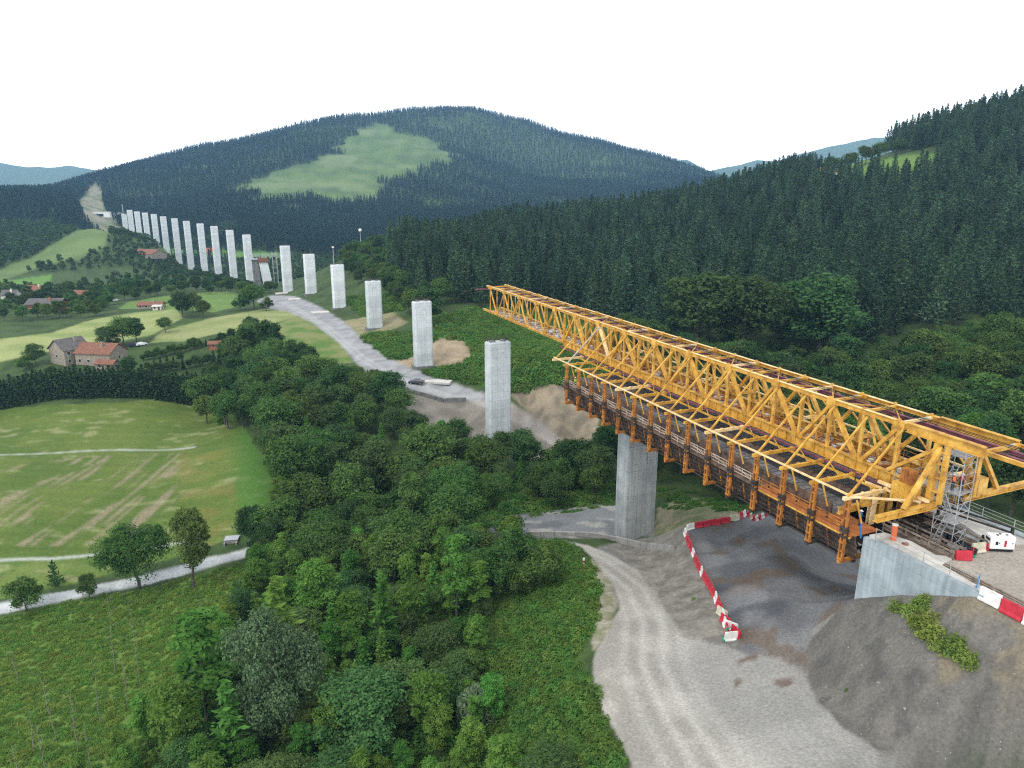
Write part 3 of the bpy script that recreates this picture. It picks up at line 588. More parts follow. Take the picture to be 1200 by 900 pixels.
for X_, Y_, h, lab in ((-83.9, 344.6, 8, 'slim lamp mast standing on top of a pale pier beside the wooded spur'),):
    zt = PIERS[3][2]; o = empty('lamp_mast', (X_ - 1.5, Y_, zt)); tag(o, lab, 'lamp mast')
    mb = MB(); mb.tube((0, 0, 0), (0, 0, h), .16, .1); mb.build('mast', M['galv'], o); mb = MB(); mb.box(-.5, .5, -.2, .2, h, h + .5); mb.build('lamp_head', M['lamp'], o)
X_, Y_, Z_ = un(423, 290, 600); o = empty('lighting_tower', (X_, Y_, Z_ - 14)); tag(o, 'thin grey mast with a white ball head rising above the trees against the dark forest', 'mast')
mb = MB(); mb.tube((0, 0, 0), (0, 0, 27), .35, .2); mb.build('mast', M['galv'], o)
mb = MB()
for k in range(6):
    t0, t1 = k / 6 * math.pi, (k + 1) / 6 * math.pi; mb.tube((0, 0, 28.2 - 1.4 * math.cos(t0)), (0, 0, 28.2 - 1.4 * math.cos(t1)), max(.02, 1.4 * math.sin(t0)), max(.02, 1.4 * math.sin(t1)), 10)
mb.build('ball_head', M['lamp'], o)
X, Y, zt, zb = PIERS[18]; o = empty('crane_mast', (X - 1, Y, zt + .4)); tag(o, 'thin pale mast with a cross platform on the short far pier', 'mast')
mb = MB(); mb.bar((0, 0, 0), (0, 0, 13), .9); mb.build('mast', M['galv'], o); mb = MB(); mb.box(-5.5, 5.5, -2.5, 2.5, .1, 1.1); mb.build('platform', M['darksteel'], o)

# ------------------------------------------------------------------ launching gantry
gan = empty('launching_gantry', (P0[0], P0[1], 0), TH, math.atan(GRADE))
tag(gan, 'long yellow lattice launching gantry reaching from the abutment over the valley', 'gantry')
ZT, ZB = 39.55, 33.6
NODES = [-49.2 + 8.62 * k for k in range(14)]             # top nodes of the big V bracing
NOSE = 24.0                                               # from here forward the light nose
def part(mb, name, m, par=gan): return mb.build(name, m, par)
for sx in (-1, 1):
    mb = MB(); x = 2.35 * sx
    mb.ibeam((x, -50, ZT), (x, NOSE, ZT), .42, .5); mb.ibeam((x, NOSE, ZT), (x, 65.2, ZT), .34, .40)
    for n in NODES: mb.box(x - .26, x + .26, n - .6, n + .6, ZT - .5, ZT + .27)
    for s in np.arange(-49, 64, 4.31): mb.box(x - .12, x + .12, s - .12, s + .12, ZT + .25, ZT + .42)
    part(mb, 'top_chord', M['yellow'])
    mb = MB(); mb.box(x - .215, x + .215, -50, NOSE, ZT + .252, ZT + .262); mb.box(x - .175, x + .175, NOSE, 65.2, ZT + .202, ZT + .212); part(mb, 'chord_flange', M['worn'])
    mb = MB(); mb.ibeam((x, -57.8, ZT - .12), (x, -50, ZT - .12), .5, 1.0, .08)
    mb.ibeam((x, -66.5 if sx > 0 else -61.2, ZT - .1), (x, -57.8, ZT - .1), .32, .36, .05); part(mb, 'rear_chord', M['yellow'])
    # bottom chord: light in the nose, deep stiffened plate girder behind
    mb = MB(); mb.ibeam((x, NOSE, ZB), (x, 67.5, ZB), .45, .42)
    for s in np.arange(NOSE, 67, 2.15): mb.box(x - .24, x + .24, s - .05, s + .05, ZB - .22, ZB + .24)
    part(mb, 'nose_bottom_chord', M['yellow'])
    mb = MB(); mb.ibeam((x, -53, ZB), (x, NOSE, ZB), .62, 1.25, .08)
    for s in np.arange(-52, NOSE, 1.45): mb.box(x - .27, x + .27, s - .03, s + .03, ZB - .58, ZB + .58)
    part(mb, 'plate_girder', M['yellow'])
    mb = MB(); mb.bar((x - sx * .0 + sx * .75, -50, ZB - .75), (x + sx * .75, NOSE, ZB - .75), .35, .16); part(mb, 'inner_rail', M['maroon'])
    # web members, each its own
    for k, n in enumerate(NODES):
        big = n < NOSE
        w = .46 if big else .26
        top = (x, n, ZT - .3); zb_ = ZB + (.55 if big else .2)
        m_ = M['worn'] if k in (0, 7) else M['yellow']
        for d in (-1, 1):
            q = n + d * 4.31
            if q < -53 or q > 66.8: continue
            mb = MB(); mb.bar(top, (x, q - d * .35, zb_), w if d < 0 else w * .85, w * .8)
            mb.box(x - .3, x + .3, q - d * .35 - .45, q - d * .35 + .45, zb_ - .1, zb_ + .22)
            mb.build('diagonal_brace', m_ if d < 0 and sx < 0 else M['yellow'], gan)
        mb = MB(); mb.bar(top, (x, n, zb_), w * .72); mb.build('vertical_post', M['yellow'], gan)
        q = n + 4.31
        if q < 62:
            mb = MB(); mb.bar((x, q, ZT - .2), (x, q, zb_), w * .6)
            mb.build('vertical_post', M['yellow'], gan)
            if big:
                mb = MB(); mb.bar((x - sx * .5, q, ZT - .2), (x - sx * .9, q - 2.0, zb_), .2); mb.build('light_brace', M['yellow'], gan)
# members between the two top chords: cross beams, wind bracing, two maroon hoist rails
for j, s in enumerate(np.arange(-49.2, 65, 4.31)):
    mb = MB(); mb.bar((-2.2, s, ZT + .05), (2.2, s, ZT + .05), .28, .26); mb.build('top_cross_beam', M['yellow'] if j % 3 else M['worn'], gan)
mb = MB()
for j, s in enumerate(np.arange(-49.2, 56, 8.62)):
    mb.bar((-2.2, s, ZT - .15), (2.2, s + 4.31, ZT - .15), .13); mb.bar((2.2, s + 4.31, ZT - .15), (-2.2, s + 8.62, ZT - .15), .13)
part(mb, 'wind_bracing', M['yellow'])
for x in (-.85, .85):
    mb = MB(); mb.ibeam((x, -60.5, ZT - .38), (x, 64, ZT - .38), .36, .34, .05); part(mb, 'hoist_rail', M['maroon'])
mb = MB(); mb.bar((-2.9, -61.8, ZT - .5), (7.8, -61.8, ZT - .5), .26, .3); mb.bar((-5.8, 63.9, ZT - .55), (1.8, 63.9, ZT - .55), .26, .3); part(mb, 'maroon_crossarm', M['maroon'])
for s in (-57.9, -63.8):
    mb = MB(); mb.bar((-2.3, s, ZT + .0), (2.3, s, ZT + .0), .3, .34); mb.build('top_cross_beam', M['yellow'], gan)
mb = MB()
for x in (-.3, .15, .5): mb.tube((x, -63, ZT + .32), (x, 60, ZT + .32), .035, n=5)
part(mb, 'cable', M['black'])
mb = MB()
for j, s in enumerate(np.arange(-57.9, 50, 8.62)): mb.bar((-.9, s + .3, ZT - .3), (1.0, s - .3, ZT + .42), .09)
part(mb, 'pulley_hanger', M['galv'])
# cluttered floor at bottom chord level
mb = MB(); mb.box(-1.95, 1.95, -50, 66.5, ZB - .35, ZB - .25); part(mb, 'walking_floor', M['grating'])
mb = MB()
for s in np.arange(-49, 66, 2.155): mb.bar((-2.1, s, ZB - .17), (2.1, s, ZB - .17), .12)
part(mb, 'floor_joist', M['orange'])
mb = MB(); rr = random.Random(5)
for k in range(210):
    s = rr.uniform(-49, 22); x = rr.uniform(-1.7, 1.7); l = rr.uniform(.3, 1.6); t = rr.choice((0, 1)); w = rr.uniform(.08, .3); h = rr.uniform(.06, .4)
    mb.box(x - (l / 2 if t else w), x + (l / 2 if t else w), s - (w if t else l / 2), s + (w if t else l / 2), ZB - .10, ZB - .10 + h)
part(mb, 'floor_equipment', M['orange'])['kind'] = 'stuff'
mb = MB()
for k in range(150):
    s = rr.uniform(-49, 60); x = rr.uniform(-1.7, 1.7); l = rr.uniform(.2, .9)
    mb.box(x - l / 3, x + l / 3, s - l / 2, s + l / 2, ZB - .09, ZB - .09 + rr.uniform(.05, .5))
part(mb, 'floor_material', M['slab'])['kind'] = 'stuff'
for sx in (-1, 1):
    mb = MB()
    for s in np.arange(-49, 22, 2.155): mb.bar((sx * 2.0, s, ZB + .5), (sx * 2.0, s, ZB + 1.7), .05)
    for h in (1.15, 1.7): mb.bar((sx * 2.0, -49, ZB + h), (sx * 2.0, 22, ZB + h), .045)
    part(mb, 'floor_railing', M['orange'])
# transverse outriggers with struts, hanging columns, foot beams
COLS = [10.4 - 4.29 * k for k in range(15)]
for sx in (-1, 1):
    ex = 9.15 * sx
    for k, s in enumerate([14.7] + COLS):
        mb = MB(); mb.bar((sx * 2.3, s, 32.75), (ex + sx * .3, s, 32.75), .34, .34)
        for q in range(4): mb.box(sx * (3.6 + 1.6 * q) - .15, sx * (3.6 + 1.6 * q) + .15, s - .2, s + .2, 32.9, 33.0)
        mb.build('outrigger_beam', M['worn'] if k % 5 == 0 else M['yellow'], gan)
        mb = MB(); mb.bar((sx * 2.45, s, ZT - .45), (sx * 8.7, s, 33.05), .17, .20); mb.box(sx * 8.7 - .28, sx * 8.7 + .28, s - .16, s + .16, 32.93, 33.2)
        mb.build('outrigger_strut', M['whitesteel'] if k == 1 else M['yellow'], gan)
    mb = MB(); mb.bar((sx * 8.95, COLS[-1], 33.12), (sx * 8.95, 15.2, 33.12), .15, .18); part(mb, 'outrigger_edge_rail', M['worn'])
    mb = MB(); mb.bar((sx * 4.1, -49, 32.65), (sx * 4.1, 15, 32.65), .15, .22); part(mb, 'longitudinal_rail', M['yellow'])
    mb = MB()
    for j, s in enumerate(COLS[:-1]): mb.bar((sx * 2.6, s, 32.85), (sx * 5.4, s - 4.29, 32.85), .1)
    part(mb, 'plan_bracing', M['yellow'])
    for k, s in enumerate(COLS):
        c = MB()
        for dy in (-.2, .2): c.bar((sx * 8.75, s + dy, 25.9), (sx * 8.75, s + dy, 32.6), .26, .17)
        for z in (26.1, 27.0, 27.9, 30.6, 31.6, 32.3): c.box(sx * 8.75 - .20, sx * 8.75 + .20, s - .30, s + .30, z - .1, z + .1)
        col_ = c.build('hanging_column', M['orange'], gan)
        c = MB()
        for z in (28.6, 29.15, 29.5): c.box(sx * 8.75 - .27, sx * 8.75 + .27, s - .37, s + .37, z - .13, z + .13)
        c.build('column_clamp', M['darksteel'], col_)
        f = MB(); f.bar((sx * 9.0, s, 25.8), (sx * 5.0, s, 25.8), .34, .34); f.build('foot_beam', M['orange'] if k < 10 or k == 14 else M['darksteel'], gan)
        h = MB(); h.bar((sx * 8.2, s - .5, 32.6), (sx * 7.6, s - .9, 30.2), .16)
        h.build('tie_rod', M['yellow'], gan)
        h = MB(); h.tube((sx * 7.6, s - .9, 30.2), (sx * 7.5, s - 1.0, 28.6), .09, n=6); h.build('hydraulic_hose', M['blue'] if k == 14 else M['darksteel'], gan)
    # access walkway along the outer edge of the formwork
    for a, b, mw, mr in ((-37, 12.5, M['whitesteel'], M['whitesteel']), (-50.3, -37, M['rust'], M['orange'])):
        mb = MB(); mb.box(*sorted((sx * 8.3, sx * 6.7)), a, b, 28.75, 28.85); mb.box(*sorted((sx * 8.42, sx * 8.3)), a, b, 28.6, 28.95); mb.build('walkway_board', M['rust'] if mw == M['rust'] else M['panel'], gan)
        mb = MB()
        for s in np.arange(a, b, 1.43): mb.bar((sx * 8.3, s, 28.8), (sx * 8.3, s, 29.95), .06)
        for z in (29.2, 29.6, 29.95): mb.bar((sx * 8.3, a, z), (sx * 8.3, b, z), .07)
        mb.bar((sx * 8.36, a, 28.78), (sx * 8.36, b, 28.78), .08, .24)
        for s in np.arange(a, b - 4, 4.29): mb.bar((sx * 8.3, s, 28.9), (sx * 8.3, s + 4.2, 29.9), .05)
        mb.build('walkway_railing', mr, gan)
    # outer formwork shell: panels with ribs, dark lattice and thin yellow props below the walkway
    mb = MB(); q = [(sx * 6.7, 28.6), (sx * 5.2, 28.0), (sx * 3.9, 26.2), (sx * 3.4, 26.2), (sx * 3.4, 26.0), (sx * 4.1, 26.0), (sx * 5.5, 27.8), (sx * 6.8, 28.4)]
    n = len(q); V = [(x_, y_, z_) for y_ in (-50.3, 13) for x_, z_ in q]
    mb.raw(V, [tuple(range(n)), tuple(range(2 * n - 1, n - 1, -1))] + [(k, (k + 1) % n, n + (k + 1) % n, n + k) for k in range(n)]); part(mb, 'formwork_shell', M['panel'])
    mb = MB()
    for z, x in ((28.2, 8.0), (27.5, 7.8), (26.8, 7.62), (26.1, 7.45)): mb.bar((sx * x, -50.3, z), (sx * x, 13, z), .13, .13)
    for s in np.arange(-49.5, 12.5, 1.43):
        mb.bar((sx * 7.4, s, 28.5), (sx * 5.4, s, 25.8), .11); mb.bar((sx * 6.9, s, 28.3), (sx * 4.6, s, 27.1), .08); mb.bar((sx * 7.95, s, 28.2), (sx * 7.5, s + 1.43, 26.1), .08)
    part(mb, 'lattice_frame', M['darksteel'])
    for s in np.arange(-49, 12.5, 2.145): mb = MB(); mb.bar((sx * 8.0, s, 28.6), (sx * 7.35, s, 25.9), .13); part(mb, 'formwork_prop', M['orange'])
    for s in np.arange(-50.2, 12.2, 4.29):
        mb = MB()
        for q in range(3):
            y0 = s + q * 1.43; V = [(sx * 7.7, y0 + .05, 28.55), (sx * 7.7, y0 + 1.33, 28.55), (sx * 7.0, y0 + 1.33, 25.95), (sx * 7.0, y0 + .05, 25.95)]; W_ = [(a - sx * .12, b, c) for a, b, c in V]
            mb.raw(V + W_, [(0, 1, 2, 3), (7, 6, 5, 4), (0, 4, 5, 1), (1, 5, 6, 2), (2, 6, 7, 3), (3, 7, 4, 0)])
        mb.build('formwork_panel', M['panel'], gan)
    mb = MB(); mb.bar((sx * 7.15, -50, 25.58), (sx * 7.15, 12, 25.58), .5, .2); part(mb, 'bottom_runner', M['darksteel'])
    mb = MB(); mb.bar((sx * 8.42, -37, 28.5), (sx * 8.42, -50.2, 28.5), .12, .18); part(mb, 'yellow_edge_strip', M['yellow'])
mb = MB(); mb.box(-3.6, 3.6, -50.3, 12.8, 25.75, 25.99)
for s in np.arange(-49.5, 12.5, 1.43): mb.box(-5.0, 5.0, s - .09, s + .09, 25.45, 25.74)
part(mb, 'soffit_form', M['darksteel'])
# side shutters beside the deck: outer upstands, plus dark inner bands standing in for the shadow gap
for sx in (-1, 1):
    mb = MB(); mb.box(*sorted((sx * 3.0, sx * 3.8)), -46, 13, 30.3, 31.0); mb.box(*sorted((sx * 6.5, sx * 6.62)), -46, 13, 28.6, 30.2); part(mb, 'shutter_and_shadow_band', M['panel'])
# rear support: portal posts, cross beam, braces, boxes
for sx in (-1, 1):
    mb = MB(); mb.bar((sx * 2.45, -53.5, 33.0), (sx * 2.45, -53.5, 38.9), .62, .5); mb.bar((sx * 2.45, -54.5, 33.0), (sx * 2.45, -54.5, 38.9), .45, .35)
    for z in (34.2, 35.6, 37, 38.2): mb.box(sx * 2.45 - .34, sx * 2.45 + .34, -54.7, -53.2, z - .04, z + .04)
    part(mb, 'portal_post', M['yellow'])
mb = MB(); mb.bar((-6.7 if sx < 0 else 6.7, -55.2, 38.2), (0, 0, 0), .001) if False else None
mb = MB(); mb.ibeam((-10.2, -54.0, 32.65), (-2.0, -54.0, 32.65), .5, .62, .09); mb.ibeam((2.0, -54.0, 32.65), (14.5, -54.0, 32.65), .5, .62, .09)
for x in (-9, -7.2, -4.2, 4.5, 8.8, 12): mb.box(x - .05, x + .05, -54.25, -53.75, 32.4, 32.9)
part(mb, 'rear_cross_beam', M['yellow'])
for a, b in (((-6.6, -54, 33.0), (-2.6, -53.9, 38.6)), ((6.8, -54, 33.0), (2.7, -53.9, 38.5)), ((-2.4, -53.3, 38.2), (-2.4, -48.6, 34.4)), ((2.4, -53.3, 38.2), (2.4, -48.6, 34.4))):
    mb = MB(); mb.bar(a, b, .42, .34); mb.build('rear_brace', M['yellow'], gan)
for x0, x1, y0, y1, z0, z1, m_ in ((-4.2, -2.9, -52.9, -50.6, 32.4, 34.2, 'yellow'), (2.9, 4.3, -54.6, -53.0, 33.0, 34.7, 'yellow'), (-3.6, -2.75, -52.2, -50.9, 34.22, 35.6, 'orange')):
    mb = MB(); mb.box(x0, x1, y0, y1, z0, z1)
    for k in range(4):
        y = y0 + (y1 - y0) * (k + .5) / 4; mb.box(x0 - .06, x1 + .06, y - .05, y + .05, z0 + .02, z1 - .02)
    mb.build('support_box', M[m_], gan)
for x in (-3.4, -2.2, -1.0, 1.0, 2.2, 3.4):
    mb = MB(); mb.ibeam((x, -48.2, 28.3), (x, -48.2, 32.2), .7, .5, .08); mb.build('rear_leg', M['yellow'] if abs(x) < 3 else M['worn'], gan)
mb = MB(); mb.ibeam((-5.2, -48.2, 31.0), (5.2, -48.2, 31.0), .5, .9, .1); mb.ibeam((-8.2, -48.2, 30.6), (-5.3, -48.2, 30.6), .4, .7, .08); part(mb, 'rear_leg_beam', M['yellow'])
mb = MB(); mb.bar((-8.8, COLS[-1] - .1, 32.9), (-3.2, -53.2, 32.9), .16, .2); mb.bar((8.8, COLS[-1] - .1, 32.9), (3.2, -53.2, 32.9), .16, .2); part(mb, 'rear_tie', M['worn'])
mb = MB(); mb.bar((-3.4, -48.5, 33.2), (-3.2, -54, 33.2), .3, .3); mb.bar((-4.1, -47.6, 32.85), (-3.4, -53.4, 32.85), .18, .22); part(mb, 'rear_side_rail', M['worn'])
mb = MB(); rr = random.Random(9)
for k in range(40): x, s, z = rr.uniform(-4.5, 4.5), rr.uniform(-52.5, -46), rr.uniform(29.4, 32.4); d = rr.choice(((1.4, 0, 0), (0, 1.2, 0), (0, 0, 1.3), (.8, .5, .4))); mb.bar((x, s, z), (x + d[0], s + d[1], z + d[2]), .09)
part(mb, 'scaffold_clutter', M['darksteel'])['kind'] = 'stuff'
for z, mx_ in ((33.3, 2.6),):
    mb = MB(); mb.box(-2.0, 2.0, -52.9, -50.1, z - .1, z); part(mb, 'rear_platform', M['slab'])
    mb = MB(); ring(mb, 2.6, 1.6, 0, (0.55, 1.1), .05, .9); mb.v = [(a, b - 51.2, c + z) for a, b, c in mb.v]; part(mb, 'rear_platform_railing', M['galv'])

# concrete deck being cast inside the formwork
dk = empty('bridge_deck', (P0[0], P0[1], 0), TH, math.atan(GRADE)); tag(dk, 'grey freshly cast deck slab lying in the formwork under the yellow gantry', 'bridge deck')
mb = MB(); mb.box(-6.45, 6.45, -46.0, 12.6, 29.0, 29.5)
mb.build('deck_slab', M['deckconc'], dk)
mb = MB()
for s in np.arange(-45.4, 12.2, .9): mb.bar((-6.3, s, 29.56), (6.3, s, 29.56), .05)
for x in np.arange(-6, 6.1, 1.0): mb.bar((x, -45.5, 29.6), (x, 12.2, 29.6), .05)
mb.build('rebar_mat', M['timber'], dk)

# ------------------------------------------------------------------ abutment
ab = empty('abutment', (P0[0], P0[1], 0), TH, math.atan(GRADE)); tag(ab, 'pale board marked concrete abutment with a long tapering wing wall at the gantry root', 'abutment')
def side(mb, x0, x1, pts):
    """profile in (s, z) given a thickness in x"""
    n = len(pts); V = [(x0, y, z) for y, z in pts] + [(x1, y, z) for y, z in pts]
    mb.raw(V, [tuple(range(n)), tuple(range(2 * n - 1, n - 1, -1))] + [(k, n + k, n + (k + 1) % n, (k + 1) % n) for k in range(n)])
mb = MB(); side(mb, -7.3, -6.75, [(-50.8, 16), (-50.8, 28.75), (-52.3, 28.75), (-52.3, 29.0), (-62.9, 29.0), (-62.9, 28.15), (-54.5, 23.0), (-54.5, 16)]); mb.build('wing_wall', M['abut'], ab)
mb = MB(); mb.box(-6.75, 6.75, -51.6, -50.8, 14, 27.2); mb.box(-6.75, 6.75, -57.4, -56.7, 18, 28.6); mb.build('front_wall', M['darkconc'], ab)
mb = MB(); side(mb, 6.75, 7.3, [(-47.2, 10), (-47.2, 29.0), (-76, 29.0), (-76, 18), (-60, 10)]); mb.box(6.7, 7.6, -76, -47.2, 29.003, 29.15); mb.build('parapet_wall', M['abut'], ab)
mb = MB(); mb.prism([(-6.75, -51.0), (-6.75, -62.5), (-6.1, -62.5), (-5.6, -57.9), (-3.7, -57.5), (-3.7, -56.9), (-4.4, -56.4), (-4.1, -53.6), (-4.9, -51.2)], 28.3, 28.98); mb.build('left_slab', M['slab'], ab)
mb = MB(); mb.prism([(6.75, -49.0), (3.9, -49.4), (4.2, -53.0), (3.4, -55.2), (3.9, -57.4), (6.75, -58.6)], 28.3, 28.97); mb.build('right_slab', M['slab'], ab)
mb = MB(); mb.box(-6.7, 6.7, -56.7, -51.6, 25.0, 25.4); mb.build('bearing_shelf', M['darkconc'], ab)
mb = MB(); mb.box(2.6, 4.0, -55.6, -51.8, 26.6, 28.5); mb.build('plinth_block', M['abut'], ab)
gp = empty('platform_root')
COL.objects.unlink(gp); bpy.data.objects.remove(gp)
mb = MB(); mb.prism([(-6.7, -57.41), (6.7, -57.41), (6.7, -120), (-6.7, -120)], 0, .6)
# gravel platform behind the abutment as a sheet with relief
nx, ny = 60, 260; xs = np.linspace(-7.0, 6.72, nx); ys = np.linspace(-57.42, -100, ny)
A, B = np.meshgrid(xs, ys); ox, oy = br(0, 0, 0)[:2]
wx = P0[0] + B * AX[0] + A * RX[0]; wy = P0[1] + B * AX[1] + A * RX[1]
zz = 28.80 + GRADE * B + (fbm(wx / 1.5, wy / 1.5, 40, 4) - .5) * .16
idx = np.arange(nx * ny).reshape(ny, nx); Q = np.stack([idx[:-1, :-1], idx[1:, :-1], idx[1:, 1:], idx[:-1, 1:]], -1).reshape(-1, 4)
me = np_mesh('gravel_platform', np.stack([wx, wy, zz], -1).reshape(-1, 3), Q, TM[1], True)
f_ = fbm(wx / 4, wy / 4, 12, 4); cc = np.array([.25, .225, .19])[None, None] * (1 - f_[..., None]) + np.array([.40, .36, .31])[None, None] * f_[..., None]
at = me.color_attributes.new("ground_colour", 'FLOAT_COLOR', 'POINT'); at.data.foreach_set("color", np.concatenate([cc, np.ones(cc.shape[:2] + (1,))], -1).astype(np.float32).ravel())
tag(obj('gravel_platform', me), kind='structure')
def on(s, l, z=28.98): return br(s, l, z)
def railing(pts, h, m, label, name='railing', lv=(.55, 1.1), step=2.4, r=.05):
    o = empty(name, pts[0]); tag(o, label, 'railing'); b0 = np.array(pts[0]); a = MB(); b = MB()
    for p, q in zip(pts[:-1], pts[1:]):
        p = np.array(p) - b0; q = np.array(q) - b0; L_ = np.linalg.norm(q - p); n = max(1, round(L_ / step))
        for k in range(n + 1): c = p + (q - p) * k / n; a.bar(c, c + [0, 0, h], r * 1.4)
        for l in lv: b.bar(p + [0, 0, l], q + [0, 0, l], r)
    a.build('post', m, o); b.build('handrail', m, o); return o
railing([on(-52.4, -7.0, 29.0), on(-62.7, -7.0, 29.0)], 1.15, M['galv'], 'thin grey railing along the top of the sloping wing wall', step=2.6, r=.035)
railing([on(-50.2, 7.2, 29.15), on(-76, 7.2, 29.15)], 1.15, M['galv'], 'grey metal railing on the far parapet behind the generator', lv=(.4, .8, 1.15), step=3.2)
railing([on(-43.5, 7.9, 28.9), on(-50.0, 7.9, 28.9)], 1.2, M['yellow'], 'yellow railing at the right end of the rusty platform', lv=(.3, .6, .9, 1.2), step=1.7)
railing([on(-51.0, 3.8, 28.97), on(-57.6, 5.4, 28.97)], 1.25, M['darksteel'], 'black steel railing on the white slab beside the generator', lv=(.7, 1.25), step=6, r=.16)
rp = empty('rusty_platform', (P0[0], P0[1], 0), TH, math.atan(GRADE)); tag(rp, 'rusty orange steel platform bridging formwork and abutment at the back', 'platform')
for q_ in ((3.3, 7.8, -49.6, -44, 28.7, 28.85), (-8.3, -4.9, -50.6, -45, 28.87, 28.93)): mb = MB(); mb.box(*q_); mb.build('plate', M['rust'], rp)
mb = MB()
for s in np.arange(-49.3, -44, 1.0): mb.box(3.3, 7.8, s - .08, s + .08, 28.4, 28.7)
mb.build('joist', M['darksteel'], rp)
# timbers and steel posts inside the bearing pit
rr = random.Random(3)
tb = empty('timber_walkway', (P0[0], P0[1], 0), TH, math.atan(GRADE)); tag(tb, 'weathered timber plank walkway crossing the dark pit beside the scaffold tower', 'walkway')
for k in range(4):
    mb = MB(); x = -3.5 + k * .36; mb.box(x, x + .3, -57.6, -49.8, 28.5 + .015 * k, 28.58 + .015 * k); mb.build('plank', M['timber'], tb)
mb = MB()
for h in (29.1, 29.6): mb.bar((-3.6, -57.6, h), (-3.6, -49.8, h), .06, .2); mb.bar((-2.0, -57.6, h), (-2.0, -49.8, h), .06, .2)
for s in (-57.5, -55, -52.5, -50): mb.bar((-3.6, s, 26), (-3.6, s, 29.8), .1); mb.bar((-2.0, s, 26), (-2.0, s, 29.8), .1)
mb.build('side_rail', M['timber'], tb)
tb2 = empty('timber_walkway', (P0[0], P0[1], 0), TH, math.atan(GRADE)); tag(tb2, 'second grey plank walkway in the pit, between scaffold tower and generator', 'walkway')
for k in range(3):
    mb = MB(); x = 1.6 + k * .36; mb.box(x, x + .3, -57.8, -50.5, 28.5 + .015 * k, 28.58 + .015 * k); mb.build('plank', M['timber'], tb2)
mb = MB()
for h in (29.1, 29.6): mb.bar((1.5, -57.8, h), (1.5, -50.6, h), .06, .18)
for s in (-57.6, -55, -52.5): mb.bar((1.5, s, 26), (1.5, s, 29.8), .1)
mb.build('side_rail', M['timber'], tb2)
rb = empty('starter_bars', (P0[0], P0[1], 0), TH, math.atan(GRADE)); tag(rb, 'dark cluster of upright steel starter bars and props around the foot of the scaffold tower', 'rebar cage')
mb = MB()
for k in range(26):
    x, s = rr.uniform(-3, 3.4), rr.uniform(-56.2, -50.4); mb.bar((x, s, 25.4), (x, s, 28.6 + rr.uniform(-.6, .9)), rr.choice((.08, .16, .28)))
mb.build('steel_post', M['darksteel'], rb)
mb = MB()
for k in range(30):
    x, s, z = rr.uniform(-4, 3), rr.uniform(-56, -50.4), rr.uniform(25.6, 28.4); d = rr.uniform(0, 3.14); l = rr.uniform(.8, 2.4); mb.bar((x, s, z), (x + l * math.cos(d), s + l * math.sin(d), z + rr.uniform(-.4, .4)), .1)
mb.build('cross_bar', M['timber'], rb)
# scaffold stair tower
tx, ty, tz = on(-54.9, -.1, 25.4)
st = empty('scaffold_tower', (tx, ty, tz), TH + R(8)); tag(st, 'tall galvanised scaffold stair tower standing inside the rear portal of the gantry', 'scaffold')
w, d, H_ = 1.15, 1.0, 13.4
for sx in (-1, 1):
    for sy in (-1, 1): mb = MB(); mb.tube((sx * w, sy * d, 0), (sx * w, sy * d, H_), .04, n=6); mb.build('standard', M['galv'], st)
mb = MB()
for k, z in enumerate(np.arange(.6, H_ + .1, 1.0)):
    for sx in (-1, 1): mb.tube((sx * w, -d, z), (sx * w, d, z), .028, n=5)
    for sy in (-1, 1): mb.tube((-w, sy * d, z), (w, sy * d, z), .028, n=5)
mb.build('ledger', M['galv'], st)
mb = MB()
for k in range(6):
    z = .6 + 2 * k; f = 1 if k % 2 else -1
    mb.tube((-w * f, -d, z), (w * f, -d, z + 2), .025, n=5); mb.tube((w * f, d, z), (-w * f, d, z + 2), .025, n=5); mb.tube((w, -d * f, z), (w, d * f, z + 2), .025, n=5)
mb.build('cross_brace', M['galv'], st)
for k, z in enumerate((2.6, 5.6, 8.6, 12.3)):
    mb = MB(); mb.box(-w + .08, w - .08, -d + .06, (d if z > 12 else .2), z, z + .06); mb.build('platform', M['galv'], st)
for k in range(4):
    mb = MB(); z = .6 + 2.6 * k; f = 1 if k % 2 else -1
    for e in (.35, .85): mb.bar((-w * .8 * f, e, z), (w * .8 * f, e, z + 2.5), .05, .14)
    for q in range(8): t = (q + .5) / 8; mb.box(-w * .8 * f + 1.6 * w * f * t - .1, -w * .8 * f + 1.6 * w * f * t + .1, .35, .85, z + 2.5 * t, z + 2.5 * t + .03)
    mb.build('stair_flight', M['galv'], st)

# generator
gx, gy, gzz = on(-58.3, 2.5, 28.85)
gs = empty('generator', (gx, gy, gzz), TH + R(-12)); tag(gs, 'white box generator with grilles standing on the gravel behind the abutment', 'generator')
gs.rotation_euler[2] = TH - R(28); gs.scale = (.80, .80, .86)
mb = MB(); mb.box(-1.4, 1.4, -.62, .62, .28, 1.75); mb.build('housing', M['genwhite'], gs, bevel=.05)
mb = MB(); mb.box(-1.3, 1.3, -.55, .55, 0, .27); mb.build('skid', M['black'], gs)
for sx in (-1, 1):
    mb = MB(); mb.box(*sorted((sx * 1.402, sx * 1.425)), -.42, .42, 1.15, 1.45); mb.build('air_grille', M['black'], gs)
mb = MB(); mb.box(-1.425, -1.402, -.35, .1, .5, .72); mb.build('warning_plate', M['roofred'], gs)
for k, x in enumerate((-.95, -.2, .55)):
    mb = MB(); mb.box(x, x + .65, -.645, -.622, .42, 1.6); dd = mb.build('side_door', M['genwhite'], gs)
    m2 = MB(); m2.box(x + .5, x + .6, -.67, -.646, .95, 1.1); m2.build('latch', M['black'], dd)
mb = MB(); mb.box(.15, .4, -.664, -.648, .6, 1.35); mb.build('red_decal', M['red'], gs)
mb = MB(); mb.box(-.85, -.55, -.664, -.648, .8, 1.2); mb.build('dark_vent', M['black'], gs)
